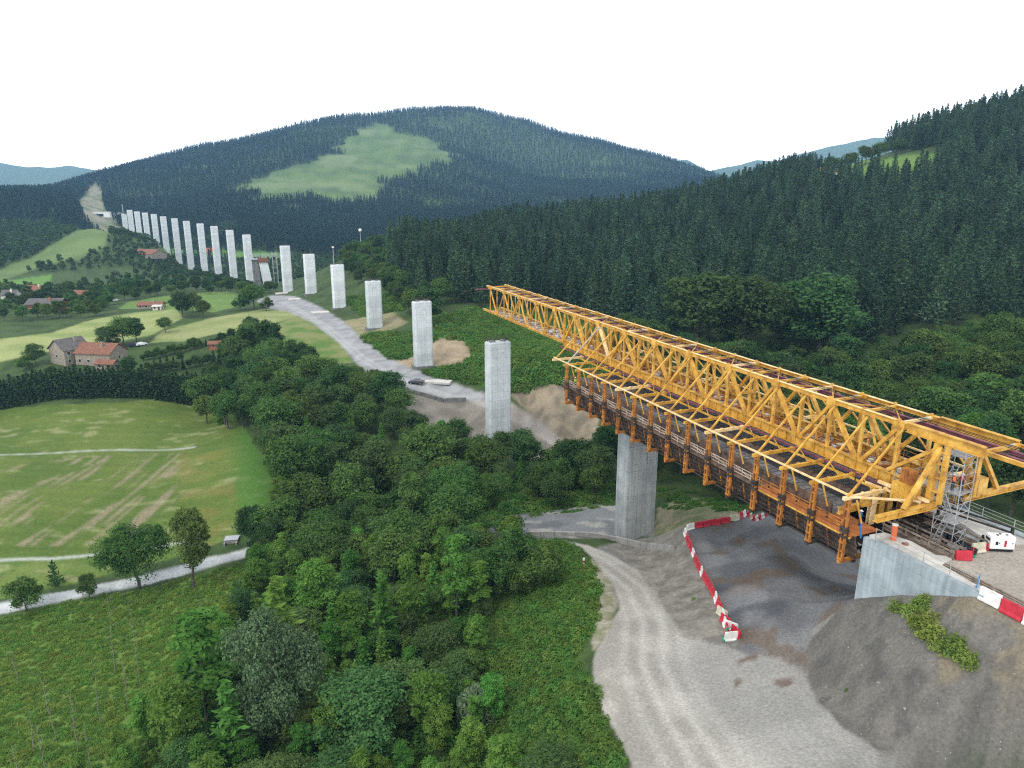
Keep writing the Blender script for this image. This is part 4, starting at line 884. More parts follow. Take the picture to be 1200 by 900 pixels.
mb = MB(); mb.box(.55, .8, -.1, .1, 1.752, 1.8); mb.box(-.6, -.4, -.25, -.1, 1.752, 1.86); mb.box(-.1, .1, .1, .3, 1.752, 1.83); mb.build('lifting_eye', M['black'], gs)
mb = MB(); mb.tube((1.44, -.3, .7), (1.6, -.3, .7), .16, n=10); mb.build('fuel_coupling', M['red'], gs)

# red and white plastic barriers: hollow wedge profile with feet and coupling
def barrier_mesh(name, m, L_=1.25, H_=.78):
    pr = [(-.26, 0), (-.26, .12), (-.14, .26), (-.085, H_), (.085, H_), (.14, .26), (.26, .12), (.26, 0), (.15, 0), (.15, .06), (-.15, .06), (-.15, 0)]
    n = len(pr); V = [(x, y, z) for x in (-L_ / 2, L_ / 2) for y, z in pr]
    F = [tuple(range(n)), tuple(range(2 * n - 1, n - 1, -1))] + [(k, n + k, n + (k + 1) % n, (k + 1) % n) for k in range(n)]
    b = MB(); b.raw(V, F); b.tube((L_ / 2 + .04, 0, .1), (L_ / 2 + .04, 0, H_ - .08), .055, n=6); b.box(-.16, -.02, -.105, .105, H_ - .03, H_ + .03)
    b.box(.25, .4, -.3, .3, .05, .13); b.box(-.4, -.25, -.3, .3, .05, .13)
    me = bpy.data.meshes.new(name); me.from_pydata(b.v, [], b.f); me.materials.append(m); return me
BM = {k: barrier_mesh('barrier', M[k], 1.45, .95) for k in ('red', 'white', 'cream')}
def place_barrier(p, rz, colr, label, group, tilt=0, sc=1.0):
    o = bpy.data.objects.new('plastic_barrier', BM[colr]); link(o); o.location = p; o.rotation_euler = (tilt, 0, rz); o.scale = (sc, sc, sc)
    tag(o, label, 'barrier', group); return o
def line_of(pts, seq, labelf, group, step=1.55):
    P = [np.array(hit(*p)) for p in pts]; seg = [np.linalg.norm(b[:2] - a[:2]) for a, b in zip(P[:-1], P[1:])]; tot = sum(seg); n = int(tot / step); k = 0; nth = {}
    for i in range(n):
        t = (i + .5) * step; j = 0
        while j < len(seg) - 1 and t > seg[j]: t -= seg[j]; j += 1
        q = P[j] + (P[j + 1] - P[j]) * min(1, t / seg[j]); rz = math.atan2(P[j + 1][1] - P[j][1], P[j + 1][0] - P[j][0])
        c = seq[i % len(seq)]; nth[c] = nth.get(c, 0) + 1; place_barrier((q[0], q[1], gz(q[0], q[1]) + .02), rz + random.uniform(-.1, .1), c, labelf(c, nth[c]), group)
NTH = lambda i: ORD[i - 1] if i <= len(ORD) else '%dth' % i
nm = dict(red='red', white='white', cream='dirty cream')
line_of([(802, 626), (812, 650), (832, 690), (846, 720), (853, 748)], ['white', 'red', 'red', 'red', 'white', 'red', 'red', 'red', 'white', 'red', 'red', 'red', 'red', 'red', 'white', 'red', 'red', 'white'],
        lambda c, i: '%s %s barrier from the back corner, in the long line above the road bank' % (NTH(i), nm[c]), 'barriers lining the bank side of the yard')
line_of([(804, 623), (830, 616), (865, 609), (902, 601)], ['white', 'red', 'red', 'red', 'red', 'cream', 'red', 'white', 'red', 'cream', 'red', 'white', 'red', 'white', 'red', 'cream', 'red', 'white'],
        lambda c, i: '%s %s barrier from the left in the row along the grassy far yard edge' % (NTH(i), nm[c]), 'barriers at the far edge of the yard')
for i, (px, py, c, r_, lab) in enumerate([(846, 722, 'cream', -62, 'dirty cream barrier askew behind the end of the long line'), (850, 731, 'red', -65, 'red barrier askew behind the end of the long barrier line'),
                                         (856, 738, 'white', -40, 'wide white barrier lying slantwise by the end of the barrier line'), (862, 745, 'red', -75, 'red barrier on edge at the very end of the barrier line'), (857, 750, 'white', 8, 'front white barrier closing the end of the barrier line, nearest the road')]):
    p = hit(px, py); place_barrier((p[0], p[1], p[2] + .02), R(r_), c, lab, None, sc=1.05)
for i, c in enumerate(['white', 'red', 'white', 'white']):
    s = -63.9 - 1.85 * i; p = on(s, -7.1 - .05 * i, 28.3); q = gz(p[0], p[1])
    place_barrier((p[0], p[1], max(q, p[2] - .2)), TH + R(90), c, ['white barrier nearest the tip of the wing wall', 'red barrier between white ones beside the gravel platform edge', 'third barrier past the wing wall, white', 'white barrier farthest along the platform edge, at the picture border'][i], None, sc=1.2)
p = on(-58.3, -2.6, 28.85); o = empty('plastic_barrier', p, TH - R(28)); tag(o, 'bright red plastic barrier at the pit edge beside the bucket', 'barrier')
mb = MB(); V = [(-.75, -.28, 0), (.75, -.28, 0), (.75, .28, 0), (-.75, .28, 0), (-.7, -.1, .9), (.7, -.1, .9), (.7, .1, .9), (-.7, .1, .9)]; mb.raw(V, [(0, 3, 2, 1), (4, 5, 6, 7), (0, 1, 5, 4), (1, 2, 6, 5), (2, 3, 7, 6), (3, 0, 4, 7)]); mb.build('body', M['red'], o, bevel=.04)
mb = MB(); mb.tube((.8, 0, .1), (.8, 0, 1.25), .06); mb.build('coupling_post', M['red'], o)
place_barrier(on(-57.9, .1, 28.85), TH + R(-10), 'cream', 'cream barrier between the bucket and the generator', None, sc=1.0)
place_barrier(on(-57.9, 1.2, 28.85), TH + R(-5), 'red', 'dark red barrier touching the left side of the generator', None, sc=.75)
p = on(-58.2, -1.2, 28.85); o = empty('bucket', p); tag(o, 'black bucket with a green base beside the red barrier at the pit', 'bucket')
mb = MB(); mb.tube((0, 0, .3), (0, 0, .75), .34, .42, 14); mb.build('tub', M['black'], o); mb = MB(); mb.tube((0, 0, 0), (0, 0, .3), .3, .34, 14); mb.build('base', M['green'], o)
p = on(-53.2, -5.5, 28.99); o = empty('orange_pipe', p); tag(o, 'upright orange plastic pipe with a pale rim on the abutment slab', 'pipe')
mb = MB(); mb.tube((0, 0, 0), (0, 0, 1.55), .26, .26, 14); mb.build('tube', mat('orange_pvc', (.62, .14, .05), rough=.5), o); mb = MB(); mb.tube((0, 0, 1.55), (0, 0, 1.66), .28, .28, 14); mb.build('rim', M['white'], o)
p = on(-54.3, -5.2, 28.99); o = MB().tube((0, 0, 0), (0, 0, .1), .35, .3, 12).build('pipe_collar', M['roofred'], None); o.location = p; tag(o, 'flat rust coloured pipe collar lying beside the orange pipe', 'collar')
for k in range(4):
    a, b = on(-58.9 + .1 * k, -5.4 + .33 * k, 29.0), on(-71.5 + .3 * k, -5.9 + .33 * k, 29.0)
    mb = MB(); mb.box(-.11, .11, 0, 12.6, 0, .09); o = mb.build('scaffold_plank', M['timber'], None); o.location = (b[0], b[1], b[2] - .12); o.rotation_euler = (math.atan(GRADE), 0, TH + R(1 - .4 * k)); tag(o, ['outermost', 'second', 'third', 'innermost'][k] + ' long brown plank lying along the wing wall, counted from the wall', 'plank', 'planks along the wing wall')
# blue brace at the tip of the wall
o = empty('blue_prop', on(-62.3, -6.6, 29.0)); tag(o, 'small blue and white steel prop at the tip of the wing wall', 'prop'); mb = MB(); mb.bar((0, 0, 0), (.3, .2, 1.2), .07); mb.build('stay', M['blue'], o); mb = MB(); mb.bar((.3, .2, 0), (.3, .2, 1.35), .06); mb.box(0.05, .6, 0, .4, 0, .06); mb.build('upright', M['galv'], o)
# green stand at the end of the barrier line
p = hit(851, 750); o = empty('hose_stand', p); tag(o, 'small turquoise stand leaning at the end of the barrier line', 'stand'); mb = MB(); mb.bar((0, 0, 0), (0, 0, 1.7), .1); mb.box(-.4, .4, -.3, .3, 0, .18); mb.bar((-.3, 0, 1.2), (.3, 0, 1.5), .1); mb.build('frame', M['green'], o)
# striped marker post on the bank
p = hit(684, 664); o = empty('marker_post', p); tag(o, 'red and white striped marker post on the sandy bank above the haul road', 'marker post')
for k in range(4): mb = MB(); mb.tube((0, 0, k * .35), (0, 0, k * .35 + .35), .17, .17, 10); mb.build('band', M['red'] if k % 2 == 0 else M['white'], o)
# ------------------------------------------------------------------ low walls
def wall(name, pts, w, h, m, label, seg=None, par_name='wall_segment'):
    P = [np.array(hit(*p)) for p in pts]; P = [np.array((a[0], a[1], gz(a[0], a[1]))) for a in P]
    o = empty(name, tuple(P[0])); tag(o, label, 'wall'); b0 = P[0]
    for a, b in zip(P[:-1], P[1:]):
        n = max(1, round(np.linalg.norm(b - a) / (seg or 99)))
        for k in range(n):
            p = a + (b - a) * k / n - b0; q = a + (b - a) * (k + .97) / n - b0
            mb = MB(); mb.bar(p + [0, 0, h / 2 - .3], q + [0, 0, h / 2 - .3], w, h + .6); mb.build(par_name, m, o, bevel=.03)
    return o
wall('concrete_barrier_wall', [(618, 628), (650, 628), (690, 629), (722, 634), (752, 641), (790, 646)], .45, .85, M['midconc'], 'low weathered concrete barrier wall between the asphalt yard and the haul road', 3.2)
wall('dark_block_wall', [(464, 455), (485, 461), (503, 466), (520, 471), (536, 470), (546, 470)], .6, 1.1, M['darkconc'], 'low dark block wall along the outer edge of the site road below the car', 2.5)
o = MB().box(-5, 5, -3.2, 3.2, -.4, .25).build('concrete_pad', M['slab'], None); p = hit(512, 446); o.location = p; o.rotation_euler[2] = R(-10); tag(o, 'flat pale concrete pad beside the parked car on the site road', 'concrete pad')
for (i, dx, sz, lab) in ((5, 1, 5, 'pale concrete slab at the foot of the fifth pier, left of the green bank'), (3, -6, 4, 'pale concrete slab beside the pier with the lamp mast'), (4, -5, 4, 'light concrete slab beside the fifth pier on the site road')):
    X, Y, zt, zb = PIERS[i]; o = MB().box(-sz, sz, -3, 3, -1.5, .5).build('concrete_pad', M['slab'], None); o.location = (X + dx - 2, Y - 6, gz(X + dx - 2, Y - 6)); o.rotation_euler[2] = R(25); tag(o, lab, 'concrete pad')
# ------------------------------------------------------------------ parked car
p = hit(488, 450); car = empty('parked_car', (p[0], p[1], p[2] + .02), R(172)); tag(car, 'small dark grey car parked alone on the pale site road', 'car')
prof = [(-2.1, .35), (-2.15, .75), (-1.95, .95), (-1.5, 1.0), (-1.05, 1.42), (.35, 1.45), (1.05, 1.02), (1.95, .88), (2.15, .6), (2.1, .35)]
mb = MB(); n = len(prof); lo = [(-.86 if z < 1.1 else -.66) for x, z in prof]
V = [(x, l_, z) for (x, z), l_ in zip(prof, lo)] + [(x, -l_, z) for (x, z), l_ in zip(prof, lo)]
mb.raw(V, [tuple(range(n)), tuple(range(2 * n - 1, n - 1, -1))] + [(k, n + k, n + (k + 1) % n, (k + 1) % n) for k in range(n)]); body = mb.build('body', M['carpaint'], car, bevel=.05, smooth=False)
for sx in (-1, 1):
    mb = MB(); mb.raw([(-1.35, sx * .83, 1.02), (.95, sx * .83, 1.02), (.32, sx * .69, 1.36), (-1.0, sx * .69, 1.36)], [(0, 1, 2, 3)] if sx < 0 else [(3, 2, 1, 0)]); mb.build('side_window', M['glass'], car)
    for x in (-1.35, 1.35):
        mb = MB(); mb.tube((x, sx * .70, .33), (x, sx * .90, .33), .33, .33, 16); wh = mb.build('wheel', M['black'], car); mb = MB(); mb.tube((x, sx * .86, .33), (x, sx * .915, .33), .2, .2, 12); mb.build('rim', M['galv'], wh)
    mb = MB(); mb.box(2.02, 2.19, *sorted((sx * .5, sx * .8)), .62, .76); mb.build('headlight', M['lamp'], car)
    mb = MB(); mb.box(-2.19, -2.05, *sorted((sx * .5, sx * .8)), .7, .86); mb.build('tail_light', M['red'], car)
mb = MB(); mb.raw([(.40, -.62, 1.44), (.40, .62, 1.44), (1.06, .76, 1.05), (1.06, -.76, 1.05)], [(0, 3, 2, 1)]); mb.build('windscreen', M['glass'], car)
mb = MB(); mb.raw([(-1.10, -.62, 1.41), (-1.10, .62, 1.41), (-1.52, .76, 1.03), (-1.52, -.76, 1.03)], [(0, 1, 2, 3)]); mb.build('rear_window', M['glass'], car)
car.scale = (1.15, 1.15, 1.15)
# ------------------------------------------------------------------ houses
def house(name, p, rz, L_, W_, hw, hr, wallm, roofm, label, nwin=3, over=.5, chimney=True, cat='house', shutters=None, z=None, hip=False):
    o = empty(name, (p[0], p[1], (p[2] if z is None else z) - .3), rz); tag(o, label, cat)
    l, w = L_ / 2, W_ / 2
    mb = MB(); mb.raw([(-l, -w, -1.5), (l, -w, -1.5), (l, w, -1.5), (-l, w, -1.5), (-l, -w, hw), (l, -w, hw), (l, w, hw), (-l, w, hw), (-l, 0, hw + hr), (l, 0, hw + hr)],
                      [(0, 1, 5, 4), (1, 2, 6, 9, 5), (2, 3, 7, 6), (3, 0, 4, 8, 7), (4, 5, 9, 8), (6, 7, 8, 9)]); mb.build('wall', wallm, o)
    mb = MB(); e = over; dz = hr / w * e; t = .22
    for sy in (-1, 1):
        a = [(-l - e, sy * (w + e), hw - dz + .03), (l + e, sy * (w + e), hw - dz + .03), (l + e, 0, hw + hr + .03), (-l - e, 0, hw + hr + .03)]
        b = [(x, y, z_ + t) for x, y, z_ in a]; mb.raw(a + b, [(0, 3, 2, 1), (4, 5, 6, 7), (0, 1, 5, 4), (1, 2, 6, 5), (2, 3, 7, 6), (3, 0, 4, 7)])
    rf = mb.build('roof', roofm, o)
    if chimney: mb = MB(); mb.box(l * .3 - .4, l * .3 + .4, -w * .4 - .35, -w * .4 + .35, hw + hr * .4, hw + hr + .9); mb.build('chimney', wallm, rf)
    for sy in (-1, 1):
        for fl in range(max(1, int(hw // 2.8))):
            for k in range(nwin):
                x = -l + L_ * (k + .5) / nwin
                if fl == 0 and k == nwin // 2:
                    mb = MB(); y0, y1 = sorted((sy * (w + .003), sy * (w + .06))); mb.box(x - .5, x + .5, y0, y1, 0, 2.1); mb.build('door', M['wood'], o); continue
                y0, y1 = sorted((sy * (w + .003), sy * (w + .07))); zc = 1.5 + 2.8 * fl
                mb = MB(); mb.box(x - .6, x + .6, y0, y1, zc - .6, zc + .7); f = mb.build('window', M['white'], o)
                y0, y1 = sorted((sy * (w + .072), sy * (w + .09))); mb = MB(); mb.box(x - .5, x + .5, y0, y1, zc - .5, zc + .6); mb.build('pane', M['glass'], f)
    for sx in (-1, 1):
        x0, x1 = sorted((sx * (l + .003), sx * (l + .07)))
        mb = MB(); mb.box(x0, x1, -.6, .6, hw * .55 - .6, hw * .55 + .7); f = mb.build('window', M['white'], o); x0, x1 = sorted((sx * (l + .072), sx * (l + .09))); mb = MB(); mb.box(x0, x1, -.5, .5, hw * .55 - .5, hw * .55 + .6); mb.build('pane', M['glass'], f)
    return o
p = un(84, 428, 268); zf = gz(p[0], p[1])
house('farmhouse', p, R(62), 9.5, 9.5, 5.6, 3.4, M['stone'], M['roofgrey'], 'old stone farmhouse with a grey slate roof at the hedge', 3, z=zf)
p = un(121, 428, 267); house('farmhouse_wing', p, R(-10), 14.5, 9.5, 4.4, 3.0, M['stone'], M['roofred'], 'long farm building with a faded terracotta roof joined to the grey roofed farmhouse', 4, cat='house', z=zf)
p = hit(132, 432); house('lean_to_shed', (p[0], p[1] - 3, p[2]), R(-10), 7, 3.4, 2.4, 1.0, M['stone'], M['roofred'], 'low red roofed lean-to in front of the terracotta farm building', 2, chimney=False, cat='shed', z=zf)
# p = hit(24, 438); house('stable', p, R(5), 9, 4, 2.2, 1.0, M['stone'], M['roofred'], 'low brown roofed shed behind the hedge at the left edge', 2, chimney=False, cat='shed')
p = hit(57, 364, 250); house('brick_house', p, R(8), 15, 10, 4.6, 2.0, M['brick'], M['roofgrey'], 'wide two storey brick house with a flat grey gable roof in the valley trees', 5, over=1.2)
p = hit(46, 346, 250); house('villa', p, R(-5), 14, 9, 4.5, 2.4, M['render'], M['roofred'], 'cream villa with a pinkish red roof among trees behind the brick house', 4)
p = hit(14, 352, 250); house('chalet', p, R(10), 8, 8, 4, 2.6, M['render'], M['roofgrey'], 'small white gabled house with a grey roof at the far left', 2)
# p = hit(3, 378, 250); house('cottage', p, R(30), 9, 8, 3.2, 2.0, M['brick'], M['roofred'], 'small red roofed cottage cut by the left edge of the picture', 2)
p = hit(97, 349, 250); house('barn', p, R(0), 9, 7, 3, 2, M['stone'], M['roofred'], 'small barn with a brown red roof right of the villa', 2, chimney=False, cat='barn')
p = hit(178, 361, 250); house('bungalow', p, R(4), 12, 6, 2.2, 1.4, M['stone'], M['roofred'], 'long low bungalow with a dull red roof on the green terrace', 4)
p = hit(189, 362, 250); house('annex', (p[0], p[1] - 3, p[2]), R(4), 4, 4, 2.2, .5, M['render'], M['slab'], 'small bright white annex at the right end of the bungalow', 2, chimney=False, cat='shed')
p = hit(257, 407, 200); house('field_shed', p, R(12), 7, 4, 2.0, .8, M['brick'], M['roofred'], 'small reddish shed among orchard rows above the wood', 2, chimney=False, cat='shed')
p = un(968, 203, 560); house('hill_farm', (p[0], p[1], gz(p[0], p[1])), R(20), 14, 9, 5, 3, M['render'], M['roofred'], 'farmhouse with a reddish roof half hidden by trees high on the right hill', 4)
# p = un(1014, 207, 540); house('hill_cottage', (p[0], p[1], gz(p[0], p[1])), R(0), 12, 8, 5, 2, M['stone'], M['roofred'], 'low red roofed cottage showing just above the pines on the right hill', 4)
X, Y = PIERS[11][0] - 40, PIERS[11][1] + 20
p = hit(172, 300, 600); house('site_hall', p, R(-30), 40, 16, 3, 4, M['stone'], M['roofred'], 'dark barn with a maroon roof at the feet of the farthest tall piers', 5, chimney=False, cat='barn')
for i, (px, py, L_, W_, m_) in enumerate([(166, 360, 2, 2, 'genwhite'), (150, 405, 1, 1, 'genwhite')]): pass
# small vans and cabins on the far site
for px, py, L_, h_, m_, lab, ct in [(132, 254, 34, 8, 'genwhite', 'long white site cabin row at the foot of the cleared corridor', 'cabin'), (139, 255, 14, 9, 'genwhite', 'white portal shaped tunnel entrance beside the cabin row', 'tunnel portal'),
                               (247, 295, 12, 4.5, 'hivis', 'orange container showing between the tall piers', 'container')]:
    q = hit(px - (14 if ct == 'cabin' else 0), py, 600); o = empty('site_' + ct.replace(' ', '_'), q); tag(o, lab, ct)
    mb = MB(); mb.box(-L_ / 2, L_ / 2, -3, 3, -1, h_); mb.build('body', M[m_], o, bevel=.1); mb = MB(); mb.box(-L_ / 2 - .4, L_ / 2 + .4, -3.4, 3.4, h_ + .01, h_ + .6); mb.build('roof', M['slab' if m_ != 'hivis' else 'hivis'], o)
    mb = MB(); mb.box(-L_ * .2, L_ * .2, -3.06, -3.003, .2, h_ * .6); mb.build('door', M['black'], o)
# car and small things near the lower farm
for k, (px, py, c, lab) in enumerate([(158, 406, 'navy', 'small dark blue car parked beside the farm trees'), (166, 405, 'genwhite', 'small white van parked beside the farm trees'), (136, 353, 'genwhite', 'white car on the lane below the bungalow')]):
    q = hit(px, py, 200); o = empty('parked_vehicle', q, R(20 + 30 * k)); tag(o, lab, 'car')
    V = [(x, l_, z) for (x, z), l_ in zip(prof, lo)] + [(x, -l_, z) for (x, z), l_ in zip(prof, lo)]
    mb = MB(); mb.raw(V, [tuple(range(n)), tuple(range(2 * n - 1, n - 1, -1))] + [(i, n + i, n + (i + 1) % n, (i + 1) % n) for i in range(n)]) if n == len(prof) else mb.raw([(x, l_, z) for (x, z), l_ in zip(prof, lo)] + [(x, -l_, z) for (x, z), l_ in zip(prof, lo)], [tuple(range(10)), tuple(range(19, 9, -1))] + [(i, 10 + i, 10 + (i + 1) % 10, (i + 1) % 10) for i in range(10)])
    mb.build('body', M[c], o)
    for sx in (-1, 1):
        for x in (-1.35, 1.35): mb = MB(); mb.tube((x, sx * .7, .33), (x, sx * .9, .33), .33, .33, 12); mb.build('wheel', M['black'], o)
    mb = MB(); mb.raw([(.40, -.62, 1.46), (.40, .62, 1.46), (1.08, .76, 1.07), (1.08, -.76, 1.07)], [(0, 3, 2, 1)]); mb.build('windscreen', M['glass'], o)
# concrete weir structure by the farm track
q = hit(272, 634); o = empty('culvert_head', q, R(10)); tag(o, 'small grey concrete culvert head beside the pale farm track', 'culvert'); mb = MB(); mb.box(-1.8, 1.8, -1.4, 1.4, -1, .9); mb.box(-1.8, -1.4, -2.6, -1.41, -1, .6); mb.box(1.4, 1.8, -2.6, -1.41, -1, .6); mb.build('headwall', M['midconc'], o, bevel=.04); o.scale = (.7, .7, .7)
mb = MB(); mb.box(-1.9, 1.9, -1.5, 1.5, .905, 1.02); mb.build('cap', M['galv'], o)

# ------------------------------------------------------------------ workers
def person(loc, rz, pose, vest, label):
    J = pose; names = list(J.keys()); vs = [J[k][:3] for k in names]; rad = [J[k][3] for k in names]
    E_ = [('pelvis', 'belly'), ('belly', 'chest'), ('chest', 'neck'), ('neck', 'head'), ('head', 'crown'), ('chest', 'shl'), ('shl', 'ell'), ('ell', 'wrl'), ('wrl', 'hal'), ('chest', 'shr'), ('shr', 'elr'), ('elr', 'wrr'), ('wrr', 'har'),
          ('pelvis', 'hil'), ('hil', 'knl'), ('knl', 'anl'), ('anl', 'tol'), ('pelvis', 'hir'), ('hir', 'knr'), ('knr', 'anr'), ('anr', 'tor')]
    bm = bmesh.new(); sk = bm.verts.layers.skin.verify()
    bv = [bm.verts.new(v) for v in vs]
    for v, r_, k_ in zip(bv, rad, names): v[sk].radius = (r_, r_); v[sk].use_root = (k_ == 'pelvis')
    for a_, b_ in E_: bm.edges.new((bv[names.index(a_)], bv[names.index(b_)]))
    me = bpy.data.meshes.new('person'); bm.to_mesh(me); bm.free(); me.materials.append(M['navy'])
    o = bpy.data.objects.new('person', me); link(o); o.modifiers.new('skin', 'SKIN')
    s = o.modifiers.new('sub', 'SUBSURF'); s.levels = 1; s.render_levels = 1
    o.location = loc; o.rotation_euler[2] = rz; tag(o, label, 'person')
    b = MB(); b.prism([(math.cos(t) * .23, math.sin(t) * .15) for t in np.linspace(0, 2 * math.pi, 13)[:-1]], .98, 1.47); b.build('vest', M[vest], o)
    hx, hy, hz = J['head'][:3]; b = MB()
    for k in range(4):
        t0, t1 = k / 8 * math.pi, (k + 1) / 8 * math.pi; b.tube((hx, hy, hz + .03 + .13 * math.sin(t0)), (hx, hy, hz + .03 + .13 * math.sin(t1)), .135 * math.cos(t0), max(.01, .135 * math.cos(t1)), 12)
    b.box(hx - .1, hx + .1, hy - .2, hy - .05, hz + .02, hz + .05); b.build('helmet', M['genwhite'], o)
    b = MB(); b.tube((hx, hy - .015, hz - .1), (hx, hy - .015, hz + .03), .075, .098, 12); b.box(hx - .015, hx + .015, hy - .135, hy - .1, hz - .04, hz + .0); b.build('face', M['skin'], o)
    return o
PO = dict(pelvis=(0, 0, .95, .13), belly=(0, 0, 1.12, .125), chest=(0, 0, 1.36, .14), neck=(0, -.01, 1.5, .055), head=(0, -.03, 1.62, .085), crown=(0, -.03, 1.72, .06), shl=(-.2, 0, 1.43, .065), ell=(-.27, -.05, 1.15, .048), wrl=(-.24, -.25, 1.0, .034), hal=(-.22, -.34, 1.0, .035),
          shr=(.2, 0, 1.43, .065), elr=(.27, -.05, 1.15, .048), wrr=(.22, -.27, 1.05, .034), har=(.2, -.36, 1.06, .035), hil=(-.1, 0, .9, .1), knl=(-.12, -.02, .5, .07), anl=(-.12, .02, .09, .05), tol=(-.13, -.15, .04, .04), hir=(.1, 0, .9, .1), knr=(.13, -.04, .5, .07), anr=(.14, .05, .09, .05), tor=(.15, -.12, .04, .04))
T0 = np.array([tx, ty, tz])
person((tx - .45, ty - .25, tz + 8.68), R(20), PO, 'hivis', 'worker in an orange vest and white helmet on the left of the scaffold tower platform')
person((tx + .45, ty - .2, tz + 8.68), R(-70), PO, 'red', 'worker in a red vest and white helmet on the right of the scaffold tower platform')
x, y, z = br(9.0, -7.5, 28.86); person((x, y, z), R(160), PO, 'hivisg', 'worker in a yellow-green vest on the walkway at the front end of the formwork')
x, y, z = br(-49.6, -6.0, 28.94); person((x, y, z), R(40), dict(PO), 'blue', 'worker in a blue vest standing on the rusty walkway near the abutment')
# ------------------------------------------------------------------ vegetation prototypes
def quads(P, Nrm, size, g, aspect=1.0, long_dir=None):
    """leaf shaped faces: P centres, Nrm normals -> verts, faces (each leaf a slightly folded quad)"""
    n = len(P); Nrm = Nrm / (np.linalg.norm(Nrm, axis=1, keepdims=True) + 1e-9)
    t = g.normal(size=(n, 3)) if long_dir is None else long_dir
    t = t - Nrm * (t * Nrm).sum(1, keepdims=True); t /= (np.linalg.norm(t, axis=1, keepdims=True) + 1e-9); b = np.cross(Nrm, t)
    s = (size * (.6 + .8 * g.random(n)))[:, None]
    V = np.stack([P - t * s * aspect, P - b * s * .55 + Nrm * s * .12, P + t * s * aspect, P + b * s * .55 + Nrm * s * .12], 1)
    return V.reshape(-1, 3), np.arange(4 * n).reshape(n, 4)
def trunk_mesh(name, H, R_, g, m, r0, limbs=7, base=.18, lean=.04):
    mb = MB(); p = np.array([0, 0, -.6]); n = 6
    for k in range(n):
        q = np.array([g.normal() * lean * H * .3, g.normal() * lean * H * .3, H * .82 * (k + 1) / n]); mb.tube(p, q, r0 * (1 - k / n * .85), r0 * (1 - (k + 1) / n * .85), 7); p = q
        if k >= 1:
            for _ in range(max(1, limbs // 5)):
                a = g.random() * 6.28; l = R_ * (.45 + .4 * g.random()); mb.tube(q, q + [math.cos(a) * l, math.sin(a) * l, l * .55], r0 * .38 * (1 - k / n * .6), r0 * .08, 5)
    me = bpy.data.meshes.new(name); me.from_pydata(mb.v, [], mb.f); me.materials.append(m); return me
def crown_broad(name, H, R_, seed, m, n, leaf, lobes=16, low=.25, top=1.0, squeeze=1.0):
    g = np.random.default_rng(seed); zc = H * (low + top) / 2; rz = H * (top - low) / 2
    P = []; N_ = []
    per = n // lobes
    for k in range(lobes):
        a = g.random() * 6.283; ct = g.uniform(-.75, .98); st = math.sqrt(1 - ct * ct); rr_ = g.uniform(.42, .92)
        c = np.array([math.cos(a) * st * R_ * rr_ * squeeze, math.sin(a) * st * R_ * rr_ * squeeze, zc + ct * rz * .74]); lr = R_ * g.uniform(.16, .46) * (1.0 if squeeze > .8 else .9)
        d = g.normal(size=(per, 3)); d[:, 2] += .55; d /= np.linalg.norm(d, axis=1, keepdims=True)
        rad = lr * (.45 + .55 * g.random(per) ** .6 + .35 * g.random(per) ** 6) * (1 + .30 * np.sin(d[:, 0] * 7 + k) * np.cos(d[:, 1] * 6 + d[:, 2] * 5))
        p = c + d * rad[:, None] * [1, 1, .82]; P.append(p); N_.append(d * .8 + g.normal(size=(per, 3)) * .55 + [0, 0, .55])
    # sparse inner leaves keep the crown from being a hollow shell
    d = g.normal(size=(n // 7, 3)); d /= np.linalg.norm(d, axis=1, keepdims=True); p = d * (g.random(n // 7) ** .4)[:, None] * [R_ * .72 * squeeze, R_ * .72 * squeeze, rz * .8] + [0, 0, zc]
    P.append(p); N_.append(d + g.normal(size=d.shape) * .5)
    V, F = quads(np.concatenate(P), np.concatenate(N_), np.full(sum(len(q) for q in P), leaf), g)
    return np_mesh(name, V, F, m)
def crown_pine(name, H, R_, seed, m, whorls=24, br_=7, tuft=9, size=.42, power=.75, low=.12, up=.25):
    g = np.random.default_rng(seed); P = []; D_ = []
    for w in range(whorls):
        t = w / (whorls - 1); z = H * (low + (1 - low) * t ** .95); r = R_ * (1 - t) ** power * g.uniform(.78, 1.12) + .12
        nb = max(3, int(br_ * (1 - .45 * t)))
        for k in range(nb):
            a = 6.283 * (k + g.random() * .8) / nb; rr_ = r * g.uniform(.7, 1.12)
            for q in range(max(2, int(tuft * (1 - t * .55)))):
                s = (q + g.random()) / max(2, int(tuft * (1 - t * .55))); rad = rr_ * (.18 + .82 * s)
                sp = .16 * rr_ * (1 - s * .4)
                P.append([math.cos(a) * rad + g.normal() * sp, math.sin(a) * rad + g.normal() * sp, z + rr_ * (up * s * s - .12 * s) + g.normal() * .12])
                D_.append([math.cos(a) + g.normal() * .35, math.sin(a) + g.normal() * .35, .55 + g.normal() * .3])
    for q in range(6): P.append([0, 0, H - .12 * q]); D_.append([0, 0, 1])
    P = np.array(P); D_ = np.array(D_); N_ = g.normal(size=P.shape) * .6 + [0, 0, .8]
    V, F = quads(P, N_, np.full(len(P), size), g, 1.5, D_)
    return np_mesh(name, V, F, m)
def bush(name, R_, H, seed, m, n, leaf, asp=1.0, up=.6):
    g = np.random.default_rng(seed); d = g.normal(size=(n, 3)); d[:, 2] = np.abs(d[:, 2]); d /= np.linalg.norm(d, axis=1, keepdims=True)
    lob = 1 + .25 * np.sin(d[:, 0] * 5 + seed) * np.cos(d[:, 1] * 6 + seed * 2) + .12 * np.sin(d[:, 0] * 13)
    p = d * (.45 + .55 * g.random(n) ** .5)[:, None] * lob[:, None] * [R_, R_, H]
    V, F = quads(p, d * .7 + g.normal(size=(n, 3)) * .5 + [0, 0, up], np.full(n, leaf), g, asp); return np_mesh(name, V, F, m)
